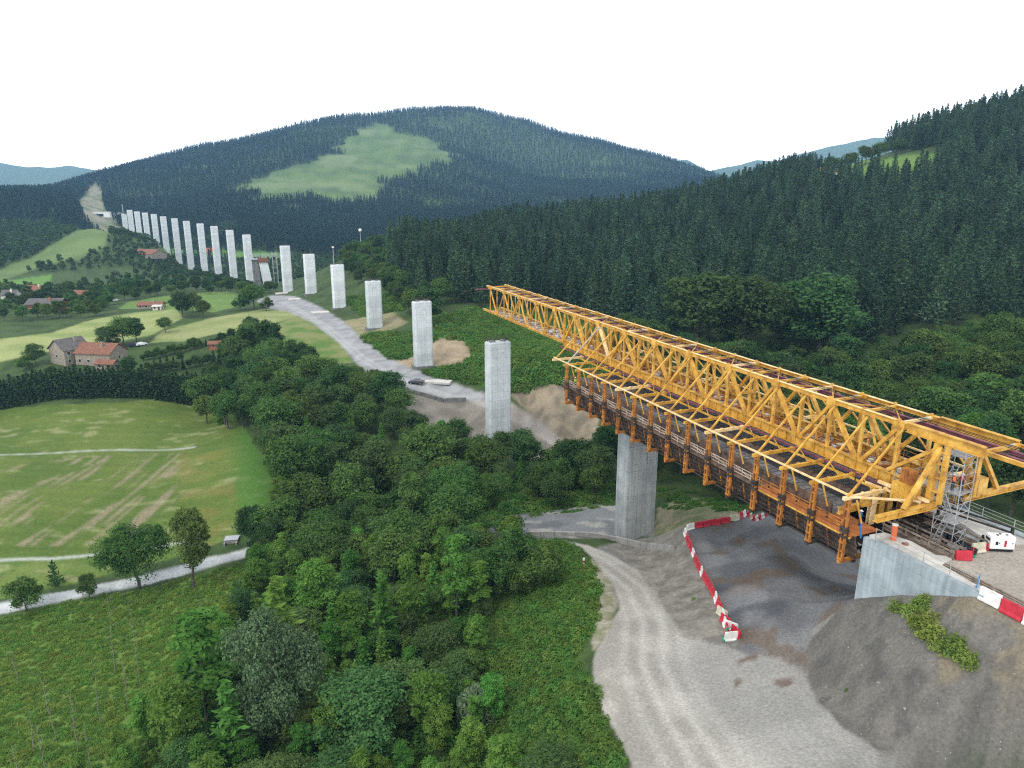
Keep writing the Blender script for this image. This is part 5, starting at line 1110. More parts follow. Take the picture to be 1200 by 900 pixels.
def reed(name, R_, H, seed, m, n, leaf=.5):
    g = np.random.default_rng(seed); a = g.random(n) * 6.283; r = R_ * g.random(n) ** .6; z = H * g.random(n) ** .7 * (1 - .35 * (r / R_) ** 2)
    P = np.stack([np.cos(a) * r, np.sin(a) * r, z], 1); D_ = np.stack([np.cos(a) * .35, np.sin(a) * .35, np.ones(n)], 1) + g.normal(size=(n, 3)) * .25
    V, F = quads(P, g.normal(size=(n, 3)), np.full(n, leaf), g, 1.6, D_); V = V.reshape(n, 4, 3); c = V.mean(1, keepdims=True); V = (c + (V - c) * 1).reshape(-1, 3)
    return np_mesh(name, V, F, m)
gT = np.random.default_rng(77)
PR = {}                                                    # kind -> list of (crown mesh, trunk mesh, height, radius)
def add_kind(k, crown, H, R_, r0, bark='bark', limbs=7): PR.setdefault(k, []).append((crown, trunk_mesh(k + '_trunk', H, R_, gT, M[bark], r0, limbs), H, R_))
for q in range(3): add_kind('oak', crown_broad('crown', 12, 4.6 + .3 * q, 10 + q, M['oak'], 8000, .24, 30 + 5 * q), 12, 4.8, .3)
for q in range(3): add_kind('dark', crown_broad('crown', 13, 4.0 + .4 * q, 20 + q, M['dark'], 7500, .25, 28 + 6 * q, low=.12), 13, 4.4, .28)
for q in range(2): add_kind('bright', crown_broad('crown', 9, 2.2, 30 + q, M['bright'], 7000, .13, 22, low=.06, squeeze=.75), 9, 2.2, .12)
for q in range(2): add_kind('bushy', crown_broad('crown', 6, 2.7, 40 + q, M['oak'], 7000, .14, 16, low=.02, top=.98), 6, 2.7, .12)
for q in range(2): add_kind('willow', crown_broad('crown', 5, 2.4, 50 + q, M['willow'], 11000, .095, 17, low=.0, top=1), 5, 2.6, .1)
add_kind('silver', crown_broad('crown', 10, 4.0, 60, M['silver'], 20000, .125, 26, low=.05), 10, 4, .25)
add_kind('oaknear', crown_broad('crown', 10, 4.4, 61, M['oak'], 16000, .15, 26, low=.24), 10, 4.4, .25, limbs=12)
add_kind('oaknear', crown_broad('crown', 10, 3.0, 62, M['oak'], 10000, .15, 20, low=.15, squeeze=.8), 10, 3, .2, limbs=12)
add_kind('slim', crown_broad('crown', 11, 1.7, 63, M['bright'], 2600, .17, 18, low=.12, squeeze=.8), 11, 1.7, .11)
for q in range(4): add_kind('pine', crown_pine('crown', 22, 4.1 + .3 * q, 70 + q, M['pine'], 22, 7, 10, .50), 22, 3.6, .28, limbs=1)
for q in range(2): add_kind('hedgefir', crown_pine('crown', 9.5, 1.9, 80 + q, M['fir'], 20, 8, 6, .36, .45, .02), 9.5, 1.9, .15, limbs=1)
add_kind('larch', crown_pine('crown', 10, 2.2, 85, M['bright'], 22, 7, 8, .28, .8, .06, up=.1), 10, 2.2, .12, limbs=1)
add_kind('youngpine', crown_pine('crown', 5, 1.6, 86, M['dark'], 12, 6, 6, .25, .8, .05), 5, 1.6, .09, limbs=1)
for q in range(3): add_kind('farpine', crown_pine('crown', 20, 3.9, 90 + q, M['farpine'], 11, 6, 3, 1.0, .8), 20, 3.6, .3, limbs=1)
for q in range(2): add_kind('fartree', crown_broad('crown', 11, 5.0, 95 + q, M['dark'], 420, .85, 12, low=.1), 11, 5, .3, limbs=2)
NAMES = dict(oak='oak_tree', dark='broadleaf_tree', bright='young_tree', bushy='bushy_tree', willow='willow_bush', silver='silver_leaved_tree', oaknear='oak_tree', slim='slender_tree', pine='pine_tree', hedgefir='hedge_tree', larch='larch_tree', youngpine='young_pine', farpine='pine_tree', fartree='broadleaf_tree')
CATS = dict(pine='pine tree', farpine='pine tree', willow='bush', youngpine='pine tree', larch='larch tree')
def tree(kind, x, y, h, label, group=None, wide=1.0, var=None, z=None, rz=None):
    v = PR[kind]; i = (var if var is not None else random.randrange(len(v))) % len(v); cm, tm, H, R_ = v[i]
    o = bpy.data.objects.new(NAMES[kind], None); link(o); z = gz(x, y) if z is None else z
    o.location = (x, y, z); o.rotation_euler[2] = random.uniform(0, 6.28) if rz is None else rz; s = h / H; o.scale = (s * wide, s * wide, s)
    tag(o, label, CATS.get(kind, 'tree'), group)
    obj('crown', cm, o); obj('trunk', tm, o); return o
def scatter(polys, d0, d1, sp, seed, excl=None, jit=.9):
    """bases on a jittered world grid whose picture position falls inside the outlines"""
    g = np.random.default_rng(seed); allp = np.array([p for q in polys for p in q]); x0, x1 = allp[:, 0].min(), allp[:, 0].max()
    Xs0 = (x0 - 600) / FPX * (d1 if x0 < 600 else d0) - 20; Xs1 = (x1 - 600) / FPX * (d1 if x1 > 600 else d0) + 20
    A, B = np.meshgrid(np.arange(Xs0, Xs1, sp), np.arange(d0 * .85, d1 * 1.06, sp)); A = A + g.uniform(-.5, .5, A.shape) * sp * jit; B = B + g.uniform(-.5, .5, A.shape) * sp * jit
    A, B = A.ravel(), B.ravel(); k = (np.abs(A / B) < .95); A, B = A[k], B[k]
    z = ground(A, B); px, py, D = proj(A, B, z); m = np.zeros(A.shape, bool)
    for q in polys: m |= inpoly(px, py, q)
    m &= (D > d0) & (D < d1)
    if excl:
        for q, e0, e1 in excl: m &= ~(inpoly(px, py, q) & (D > e0) & (D < e1))
    s = (A - P0[0]) * AX[0] + (B - P0[1]) * AX[1]; l = (A - P0[0]) * RX[0] + (B - P0[1]) * RX[1]
    m &= ~((np.abs(l) < 9.5) & (s < 14) & (s > -50)) & ~((np.abs(l) < 7.7) & (s <= -50) & (s > -120)) & ~((np.abs(l) < 5) & (np.abs(s) < 6))
    for X, Y, zt, zb in PIERS: m &= np.hypot(A - X, B - Y) > 5.5
    for hx, hy, hr in HOUSES: m &= (np.hypot(A - hx, B - hy) > hr) & (np.hypot(A - hx * .96, B - hy * .96) > hr)
    return A[m], B[m], z[m], px[m], py[m], D[m]
KINDTXT = dict(oak='mid green round tree', dark='dark green broad tree', oaknear='full crowned oak with fine leaves', bushy='low bushy tree', bright='bright green young tree', larch='feathery light green conifer', willow='grey green willow bush', slim='slender bright tree')
def LB(kd, where): return KINDTXT[kd] + ' ' + where, KINDTXT[kd] + ', ' + where
HOUSES = [(o.location[0], o.location[1], 13) for o in COL.objects if o.get('category') in ('house', 'barn', 'shed', 'cabin') and not o.parent]
# ---- one object that repeats real plants of the scene over many points (for what nobody could count)
def stuff(name, protos, pts, scl, label, cat, tilt=.0, seed=1):
    n = len(pts)
    if n == 0: print('EMPTY STUFF', name); return
    g = np.random.default_rng(seed)
    me = bpy.data.meshes.new(name); me.vertices.add(n); me.vertices.foreach_set('co', np.asarray(pts, np.float32).ravel())
    a = me.attributes.new('size', 'FLOAT', 'POINT'); a.data.foreach_set('value', np.asarray(scl, np.float32))
    a = me.attributes.new('turn', 'FLOAT_VECTOR', 'POINT'); a.data.foreach_set('vector', np.stack([g.normal(size=n) * tilt, g.normal(size=n) * tilt, g.random(n) * 6.283], 1).astype(np.float32).ravel())
    a = me.attributes.new('pick', 'INT', 'POINT'); a.data.foreach_set('value', g.integers(0, len(protos), n).astype(np.int32))
    o = obj(name, me); tag(o, label, cat, kind='stuff')
    ng = bpy.data.node_groups.new(name, 'GeometryNodeTree'); ng.interface.new_socket('Geometry', in_out='INPUT', socket_type='NodeSocketGeometry'); ng.interface.new_socket('Geometry', in_out='OUTPUT', socket_type='NodeSocketGeometry')
    N = ng.nodes; L = ng.links; gi = N.new('NodeGroupInput'); go = N.new('NodeGroupOutput'); iop = N.new('GeometryNodeInstanceOnPoints'); jn = N.new('GeometryNodeJoinGeometry')
    for objs in reversed(protos):
        j = N.new('GeometryNodeJoinGeometry')
        for ob in objs:
            oi = N.new('GeometryNodeObjectInfo'); oi.inputs['Object'].default_value = ob; oi.transform_space = 'ORIGINAL'; L.new(oi.outputs['Geometry'], j.inputs[0])
        gti = N.new('GeometryNodeGeometryToInstance'); L.new(j.outputs[0], gti.inputs[0]); L.new(gti.outputs[0], jn.inputs[0])
    L.new(gi.outputs[0], iop.inputs['Points']); L.new(jn.outputs[0], iop.inputs['Instance']); iop.inputs['Pick Instance'].default_value = True
    for an, dt, sk in (('size', 'FLOAT', 'Scale'), ('turn', 'FLOAT_VECTOR', 'Rotation'), ('pick', 'INT', 'Instance Index')):
        na = N.new('GeometryNodeInputNamedAttribute'); na.data_type = dt; na.inputs['Name'].default_value = an
        if sk == 'Rotation':
            er = N.new('FunctionNodeEulerToRotation'); L.new(na.outputs[0], er.inputs[0]); L.new(er.outputs[0], iop.inputs[sk])
        else: L.new(na.outputs[0], iop.inputs[sk])
    L.new(iop.outputs[0], go.inputs[0]); md = o.modifiers.new('repeat', 'NODES'); md.node_group = ng
    return o
def kids(o): return [c for c in COL.objects if c.parent == o and c.name.split('.')[0] in ('crown', 'trunk')]

# ------------------------------------------------------------------ pines on the right hillside
RP = [(462, 335), (500, 352), (560, 360), (640, 368), (700, 378), (760, 396), (900, 396), (1010, 408), (1100, 388), (1290, 378), (1290, 70), (1200, 118), (1100, 145), (1000, 176), (900, 205), (800, 232), (700, 250), (600, 262), (520, 285), (470, 292), (452, 305)]
HM = [(950, 208), (1000, 186), (1040, 180), (1118, 174), (1112, 198), (1080, 212), (1050, 216), (1000, 214)]
A, B, zz, px, py, D = scatter([RP], 235, 720, 7.6, 5, [(HM, 300, 800)])
o_ = np.argsort(D); print('pines', len(A)); g = np.random.default_rng(3); hs = g.uniform(16, 25, len(A))
firstpines = []; cnt = 0
def PW(x): return 'at the left end of the hillside forest, above the bramble slope' if x < 580 else 'in the lower forest front, behind the gantry nose' if x < 790 else 'in the lower forest front, above the three huge round trees' if x < 1010 else 'in the lower forest front at the right border of the picture'
for k in o_[:285]:
    t = tree('pine', A[k], B[k], hs[k], 'tall dark pine %s' % PW(px[k]), 'front pines, ' + PW(px[k]), z=zz[k]); cnt += 1
    if len(firstpines) < 24: firstpines.append(t)
prot = []
for v in range(4):
    for t in firstpines:
        c = kids(t)
        if c and c[0].data == PR['pine'][v][0] or (len(c) > 1 and c[1].data == PR['pine'][v][0]): prot.append(c); break
r = o_[285:]; stuff('pine_forest', prot, np.stack([A[r], B[r], zz[r]], 1), hs[r] / 22, 'dense dark pine forest covering the upper right hillside', 'forest', .02, 2)
# ------------------------------------------------------------------ woods of broadleaved trees
RB = [(735, 405), (780, 425), (880, 442), (1010, 446), (1090, 420), (1290, 412), (1290, 650), (1200, 622), (1120, 575), (1060, 570), (960, 600), (880, 592), (800, 575), (760, 560), (700, 548), (712, 505), (712, 440), (730, 400)]
MW = [(236, 486), (255, 430), (285, 396), (310, 400), (345, 428), (385, 436), (430, 455), (466, 468), (485, 505), (540, 532), (600, 545), (660, 548), (715, 552), (722, 588), (690, 592), (600, 602), (572, 612), (560, 640), (480, 645), (400, 642), (340, 634), (325, 604), (338, 570), (300, 536), (262, 500)]
SW = [(400, 292), (420, 276), (455, 278), (470, 292), (462, 335), (500, 352), (530, 362), (500, 372), (470, 372), (455, 345), (420, 335), (402, 318)]
VW = [(-20, 345), (0, 330), (60, 345), (120, 325), (180, 318), (250, 318), (295, 332), (330, 345), (290, 345), (205, 346), (140, 356), (110, 372), (0, 395), (-20, 400)]
A, B, zz, px, py, D = scatter([RB], 85, 330, 7.6, 8); print('RB', len(A))
k_ = 0; stA = []
for i in np.argsort(D):
    kd = random.choice(('oak', 'oak', 'dark', 'dark', 'oaknear', 'bright')); h = random.uniform(9.5, 14) if D[i] > 130 else random.uniform(8, 11)
    s_ = (A[i] - P0[0]) * AX[0] + (B[i] - P0[1]) * AX[1]; l_ = (A[i] - P0[0]) * RX[0] + (B[i] - P0[1]) * RX[1]
    if abs(l_) < 14: h = min(h, 9)
    if k_ < 85: tree(kd, A[i], B[i], h, *LB(kd, 'in the wood behind the gantry'), z=zz[i], wide=random.uniform(1, 1.25)); k_ += 1
    else: stA.append((A[i], B[i], zz[i], h))
A, B, zz, px, py, D = scatter([MW], 118, 300, 7.0, 9); print('MW', len(A)); mwn = 0
for i in np.argsort(D):
    kd = random.choice(('oak', 'dark', 'dark', 'oak', 'bushy', 'bright', 'oaknear', 'larch')); h = random.uniform(8, 14) if kd not in ('bushy', 'larch') else random.uniform(6, 10)
    if py[i] < 470 and px[i] > 380: h = min(h, 7.5)
    if 520 < px[i] and py[i] < 560: h = min(h, 9)
    if px[i] > 540 and py[i] > 580: h = min(h, 8)
    mwn += 1
    if mwn > 115: stA.append((A[i], B[i], zz[i], h)); continue
    tree(kd, A[i], B[i], h, *LB(kd, 'in the wood below the site road'), z=zz[i], wide=random.uniform(.95, 1.2))
A, B, zz, px, py, D = scatter([SW], 290, 600, 9, 10); print('SW', len(A))
for j, i in enumerate(np.argsort(D)):
    if j > 34: stA.append((A[i], B[i], zz[i], random.uniform(8, 12))); continue
    tree(random.choice(('oak', 'dark')), A[i], B[i], random.uniform(8, 12), 'round dark tree on the spur behind the piers, left of the pine forest', 'trees on the spur behind the piers', z=zz[i])
A, B, zz, px, py, D = scatter([VW], 330, 800, 11, 12); print('VW', len(A)); sel = []
for i in np.argsort(D):
    if len(sel) < 45: sel.append(tree(random.choice(('oak', 'dark', 'bushy')), A[i], B[i], random.uniform(5.5, 9), 'round green tree between the houses in the left valley', 'valley trees around the houses', z=zz[i], wide=1.15))
    else: stA.append((A[i], B[i], zz[i], random.uniform(6, 10)))
A, B, zz, px, py, D = scatter([[(735, 400), (770, 404), (900, 406), (1010, 412), (1090, 396), (1290, 386), (1290, 412), (1090, 422), (1010, 446), (880, 442), (780, 425), (740, 410)]], 150, 330, 5.0, 14); print('edge', len(A))
stuff('forest_edge_scrub', [kids(c) for c in COL.objects if c.name.split('.')[0] == 'bushy_tree'][:3], np.stack([A, B, zz - .3], 1), np.random.default_rng(1).uniform(.6, 1.0, len(A)), 'dark scrub along the foot of the pine forest behind the gantry', 'scrub', .05, 14)
# left forested hill, foot of the mountain and the mountain itself: far trees nobody could count
ft = [tree('farpine', *un(x_, 296, 985)[:2], 17, 'small dark pine at the lower edge of the mountain forest', 'pines at the lower edge of the mountain forest', var=v) for v, x_ in enumerate((352, 366, 381))]
fb = [tree('fartree', *un(x_, 314, 640)[:2], 10, 'round tree in the dark wood at the feet of the tall piers', 'trees at the feet of the tall piers', var=v) for v, x_ in enumerate((192, 232))]
def farfield(seed):
    g = np.random.default_rng(seed); out = []
    for a, b, sp in ((640, 1100, 7.5), (1100, 1600, 7.2), (1600, 2300, 8.6), (2300, 3600, 12)):
        xs = np.arange(-b * .80, b * .62, sp); ys = np.arange(a, b, sp); X_, Y_ = np.meshgrid(xs, ys); X_ = X_ + g.uniform(-.5, .5, X_.shape) * sp; Y_ = Y_ + g.uniform(-.5, .5, Y_.shape) * sp
        X_, Y_ = X_.ravel(), Y_.ravel(); k = (np.abs(X_ / Y_) < .8); X_, Y_ = X_[k], Y_[k]
        z = ground(X_, Y_); px, py, D = proj(X_, Y_, z); m = (px > -60) & (px < 1000)
        for q in ('clearing', 'corridor', 'big_meadow', 'far_green'): m &= ~(inpoly(*((px + (fbm(X_ / 70, Y_ / 70, 15, 4) - .46) * 60, py + (fbm(X_ / 70 + 5, Y_ / 70, 19, 4) - .46) * 26) if q == 'clearing' else (px, py)), Z[q]) & (D > ZD[q][0]) & (D < ZD[q][1]))
        m &= ~((py > 268) & (px > 60) & (px < 130) & (D < 950) & inpoly(px, py, Z['big_meadow']))
        for X, Y, zt, zb in PIERS: m &= np.hypot(X_ - X, Y_ - Y) > 9
        m &= ~((segdist(X_, Y_, [(p[0], p[1]) for p in PIERS[12:]]) < 24) & (Y_ < 1250))
        # not on the right hill (its own forest) and not where the valley pastures are
        m &= ~((px > 452) & (D < 800))
        out.append(np.stack([X_[m], Y_[m], z[m], D[m], px[m], py[m]], 1))
    return np.concatenate(out)
FFp = farfield(4); print('far', len(FFp)); g = np.random.default_rng(6)
gully = fbm(FFp[:, 0] / 160, FFp[:, 1] / 160, 18, 3)
broad = ((FFp[:, 3] < 930) & (FFp[:, 4] > 60)) | ((FFp[:, 3] < 930) & (FFp[:, 5] > 290)) | (gully > .66) | ((FFp[:, 5] > 262) & (FFp[:, 4] < 62))
thin = (gully < .24); keep = ~thin | (g.random(len(FFp)) < .4)
fpn = FFp[~broad & keep]; fbr = FFp[broad]
stuff('mountain_forest', [kids(t) for t in ft], fpn[:, :3], (g.uniform(.6, .95, len(fpn)) + .2 * (fbm(fpn[:, 0] / 90, fpn[:, 1] / 90, 30, 3) - .45)) * np.where(fpn[:, 3] > 2300, .95, .88), 'dark conifer forest covering the mountain and its foothills', 'forest', .03, 7)
if len(stA): fbr3 = np.concatenate([fbr[:, :3], np.array([q[:3] for q in stA])]); sc3 = np.concatenate([g.uniform(.5, .95, len(fbr)), np.array([q[3] / 11 for q in stA])])
else: fbr3 = fbr[:, :3]; sc3 = g.uniform(.7, 1.15, len(fbr))
near_ = fbr3[:, 1] < 470
oaks = []
for c in COL.objects:
    if str(c.get('group')).endswith('in the wood behind the gantry') and len(oaks) < 5: oaks.append(c)
stuff('valley_woods', [kids(t) for t in fb], fbr3[~near_], sc3[~near_] * np.where((fbr3[~near_][:, 0] > -420) & (fbr3[~near_][:, 0] < -150) & (fbr3[~near_][:, 1] > 500), .62, .9), 'mixed green woods filling the far valley around the tall piers', 'woods', .03, 8)
if near_.sum(): stuff('mixed_wood', [kids(t) for t in oaks], fbr3[near_], sc3[near_], 'mass of round tree crowns deep in the wood behind the gantry', 'woods', .03, 9)
# ------------------------------------------------------------------ single trees
def at(px, py, **k): return hit(px, py, **k)
def T(kind, px, py, hpx, label, wide=1.0, var=None, group=None, dmin=60):
    p = hit(px, py, dmin); D_ = proj(*p)[2]; return tree(kind, p[0], p[1], float(hpx * D_ / FPX / .985), label, group, wide, var, p[2])
T('dark', 815, 412, 96, 'huge round tree at the pine forest edge, leftmost of the three', 1.5, 0, dmin=200)
T('dark', 870, 416, 98, 'huge round tree at the forest edge, middle one of the three', 1.4, 1, dmin=200)
T('dark', 957, 418, 96, 'huge round tree standing apart at the forest edge, rightmost of the three', 1.55, 2, dmin=200)
T('dark', 503, 385, 52, 'dark round tree between the second and third pier at the pine forest edge', 1.2, 0, dmin=200)
T('oak', 243, 497, 34, 'small round tree at the right end of the long conifer hedge', 1.05, 0, dmin=150)
T('oaknear', 163, 692, 84, 'round crowned oak beside the farm track in the lower left', 1.0, 0)
T('oaknear', 228, 690, 104, 'taller loose crowned oak right of the round oak on the farm track', .9, 1)
T('bushy', 32, 716, 48, 'small dark tree beside the farm track near the left edge', 1.0, 0)
T('youngpine', 65, 685, 30, 'tiny young pine standing alone in the strip of grass', 1.0)
T('bushy', 105, 700, 30, 'low dark bush on the near side of the farm track, left of the round oak', 1.0, 1)
T('silver', 325, 872, 178, 'big silvery leaved tree in the lower left wood', .70)
T('larch', 332, 790, 122, 'bright green feathery conifer behind the silvery tree', 1.3)
T('slim', 243, 860, 172, 'bright slender tree left of the silvery tree', 1.6)
T('bright', 212, 900, 130, 'tall bright sapling at the edge of the meadow, left of the slender tree', 1.1, 1)
T('larch', 275, 905, 120, 'feathery green tree in front of the slender tree at lower left', 1.2)
T('larch', 452, 770, 104, 'feathery bright tree between the slender whip-topped trees and the silvery tree', 1.2)
T('slim', 560, 730, 84, 'slender light tree at the upper edge of the bramble bank', 1.5)
T('bright', 375, 735, 92, 'fresh green tree just behind the silvery tree on its right', 1.3, 0)
T('bright', 590, 920, 70, 'fresh green sapling at the lower edge beside the pale willow bush', 1.5, 1)
T('slim', 535, 740, 132, 'tall slender bright tree with a whip-like top left of the bramble bank', 1.1)
T('slim', 482, 760, 130, 'thin bright tree with bare twigs, just left of the tallest slender tree', .9)
T('bright', 415, 770, 90, 'bright green young tree between the silvery and the slender trees', 1.3, 0)
T('bright', 505, 870, 104, 'bright green drooping tree in the bottom middle of the picture', 1.2, 1)
T('willow', 430, 880, 92, 'large grey green willow bush left of the bright drooping tree', 1.3, 0)
T('willow', 470, 850, 76, 'grey green willow bush behind the bright drooping tree', 1.2, 1)
T('willow', 222, 925, 62, 'grey green bush cut by the lower edge at left', 1.3, 1)
T('willow', 395, 940, 60, 'pale green bush at the lower edge below the silvery tree', 1.5, 0)
T('willow', 310, 945, 62, 'fresh green bush at the lower edge, left of centre', 1.3, 1)
T('willow', 640, 935, 60, 'pale willow bush at the lower edge beside the bramble bank', 1.4, 0)
T('bushy', 632, 690, 56, 'dark seeded shrub on the bank above the haul road', 1.1, 0)
T('bushy', 598, 636, 54, 'small dark tree standing before the asphalt yard', .8, 1)
T('bushy', 600, 700, 44, 'rounded grey green shrub left of the dark seeded shrub', 1.2, 1)
T('larch', 505, 655, 40, 'small bright conifer among the dark trees left of the asphalt yard', .9)
rd_ = empty('reed_clump', hit(560, 845)); tag(rd_, 'clump of pale straw coloured reeds beside the bright drooping tree', 'reeds'); obj('blade', reed('blade', 2.4, 4.2, 3, M['straw'], 4200, .2), rd_)
# young wood in the foreground
FW = [(300, 650), (400, 660), (480, 652), (560, 648), (610, 650), (600, 690), (570, 720), (560, 790), (590, 860), (600, 950), (150, 960), (150, 900), (205, 840), (255, 760), (290, 700)]
A, B, zz, px, py, D = scatter([FW], 66, 140, 3.8, 21); print('FW', len(A))
for i in range(len(A)):
    far = py[i] < 700
    kd = random.choice(('bushy', 'oak', 'dark', 'bright', 'bright', 'slim') if far else ('bushy', 'bright', 'willow', 'larch', 'bright', 'bright', 'slim')); h = random.uniform(6, 10) if far else random.uniform(3.2, 8)
    if kd in ('oak', 'dark'): h = random.uniform(7, 10)
    if kd in ('willow', 'bushy') and not far: h = min(h, 5.5)
    tree(kd, A[i], B[i], h, *LB(kd, 'in the upper foreground wood near the farm track' if far else 'in the thicket at the bottom of the picture'), z=zz[i], wide=random.uniform(1, 1.3))
for px_, py_, h_, k_ in [(300, 640, 9, 'dark'), (330, 645, 11, 'oak'), (350, 632, 10, 'dark'), (378, 650, 9, 'oak'), (310, 670, 7, 'bushy'), (345, 690, 8, 'oak'), (290, 700, 5, 'bushy'), (410, 640, 10, 'dark'), (440, 650, 10, 'oak')]:
    p = hit(px_, py_); tree(k_, p[0], p[1], h_, 'dark leafy tree rising over the farm track bend', 'trees over the farm track bend', z=p[2])
# bare young stems in the meadow
def bare(px, py, hpx, seed, label):
    g = random.Random(seed); p = hit(px, py, 60); D_ = proj(*p)[2]; h = float(hpx * D_ / FPX); o = empty('bare_tree', p); tag(o, label, 'tree', 'bare stems in the near meadow')
    mb = MB(); q = np.array([0, 0, -.3]); n = 7; ang = g.uniform(0, 6.28)
    tw = MB()
    for k in range(n):
        r_ = np.array([math.cos(ang) * .05 * h * (k + 1) / n * g.uniform(.5, 1.2) + g.uniform(-.08, .08), math.sin(ang) * .05 * h * (k + 1) / n + g.uniform(-.08, .08), h * (k + 1) / n]); mb.tube(q, r_, .06 * (1 - k / n * .8), .06 * (1 - (k + 1) / n * .8), 6); q = r_
        if k > 1:
            for _ in range(2): a = g.uniform(0, 6.28); l = h * .12 * g.uniform(.5, 1); tw.tube(q, q + [math.cos(a) * l, math.sin(a) * l, l * 1.1], .02, .008, 4)
    mb.build('stem', M['palebark'], o); tw.build('twig', M['palebark'], o)
for i, (px, py, h) in enumerate([(165, 805, 112), (135, 790, 105), (182, 850, 60), (118, 850, 78), (40, 880, 52), (66, 868, 90), (55, 910, 70), (92, 880, 70), (150, 830, 70), (28, 930, 60), (22, 800, 40), (108, 905, 60)]):
    bare(px, py, h, i, 'pale leafless thin stem standing in the near meadow')
for i, (px, py, h) in enumerate([(175, 880, 80), (140, 905, 60), (205, 900, 70), (95, 930, 60), (150, 940, 60), (60, 950, 50)]): T('bright', px, py, h, 'bright green sapling at the lower left edge of the meadow', 1.0, i, 'saplings at the lower left')
# fields and farm
for px, py, h, kd, lab in [(128, 408, 26, 'willow', 'yellowish green tree at the left of the farm tree clump'), (145, 406, 34, 'oak', 'large round tree in the middle of the farm tree clump'), (160, 402, 32, 'dark', 'dark round tree at the right of the farm tree clump'), (194, 390, 18, 'oak', 'small round tree on the edge of the pale field, right of the farm clump'),
                          (214, 372, 32, 'dark', 'dark round tree at the corner of the pale fields'), (226, 366, 24, 'bushy', 'smaller green tree beside the dark tree between the fields'), (238, 372, 20, 'oak', 'low round bush tree right of the pair between the fields'), (298, 362, 28, 'oak', 'round tree left of the upper site road below the slanted pier'), (282, 364, 20, 'bushy', 'low bush left of the round tree below the slanted pier'), (312, 364, 16, 'bushy', 'low bush right of the round tree below the slanted pier'),
                          (42, 428, 26, 'dark', 'dark pointed tree left of the grey roofed farmhouse'), (30, 434, 18, 'bushy', 'low tree between shed and pointed tree at left'), (152, 440, 24, 'dark', 'dark tree just right of the terracotta farm building'), (60, 440, 12, 'bushy', 'bush in front of the grey roofed farmhouse'), (135, 345, 14, 'oak', 'round tree above the lane left of the bungalow')]:
    T(kd, px, py, h, lab, 1.15, None, None, 150)
rw = []
for row, (a, b, n) in enumerate([((165, 424), (300, 392), 22), ((175, 440), (262, 424), 12), ((170, 434), (215, 424), 6), ((240, 450), (330, 408), 12)]):
    for k in range(n):
        t = (k + .5) / n; T(random.choice(('bushy', 'hedgefir', 'dark')), a[0] + (b[0] - a[0]) * t, a[1] + (b[1] - a[1]) * t, random.uniform(8, 15) + (12 if row == 3 else 0), 'small shrub tree in the planted rows right of the farm', 1.1, None, 'planted rows right of the farm', 150)
# the clipped conifer hedge along the field
hd = empty('conifer_hedge', hit(-10, 479, 150)); tag(hd, 'long tall dark conifer hedge along the top of the mown field', 'hedge')
h0 = hit(-25, 479, 150); h1 = hit(234, 474, 150); L_ = math.hypot(h1[0] - h0[0], h1[1] - h0[1]); n = int(L_ / 1.55); Vs = []; Fs = []; c0 = np.array(hd.location); nv = 0
for row in (0, 1):
    for k in range(n):
        t = (k + random.random() * .4) / n; x = h0[0] + (h1[0] - h0[0]) * t; y = h0[1] + (h1[1] - h0[1]) * t + row * 2.4; z = gz(x, y); me = PR['hedgefir'][k % 2][0]
        v = np.empty(len(me.vertices) * 3, np.float32); me.vertices.foreach_get('co', v); v = v.reshape(-1, 3); a = random.random() * 6.28; R2 = np.array([[math.cos(a), -math.sin(a)], [math.sin(a), math.cos(a)]]); s = random.uniform(.86, 1.06)
        v = np.concatenate([v[:, :2] @ R2.T * s, v[:, 2:] * s], 1) + np.array([x, y, z]) - c0; f = np.arange(len(v)).reshape(-1, 4) + nv; nv += len(v); Vs.append(v); Fs.append(f)
obj('foliage', np_mesh('foliage', np.concatenate(Vs), np.concatenate(Fs), M['fir']), hd)
mb = MB(); 
for k in range(n): t = (k + .3) / n; x = h0[0] + (h1[0] - h0[0]) * t; y = h0[1] + (h1[1] - h0[1]) * t; z = gz(x, y); mb.tube((x - c0[0], y - c0[1], z - c0[2] - .2), (x - c0[0], y - c0[1], z - c0[2] + 2), .13, .1, 5)
mb.build('stem', M['bark'], hd)
# trees around the small meadow high on the right hill
for px, py, h, wd in [(1083, 192, 24, 1.2), (1108, 186, 26, 1.2), (1030, 188, 20, 1.1), (1013, 198, 22, 1.2), (995, 204, 20, 1.2), (975, 196, 22, 1.2), (1050, 210, 16, 1.2), (1068, 206, 14, 1.0), (1130, 184, 30, 1.2), (960, 212, 14, 1.1), (940, 208, 14, 1.1)]:
    p = un(px, py, 560); x, y = p[0], p[1]; tree('oak', x, y, h * 560 / FPX, 'light green round tree beside the small meadow high on the right hill', 'round trees by the high meadow', wd)

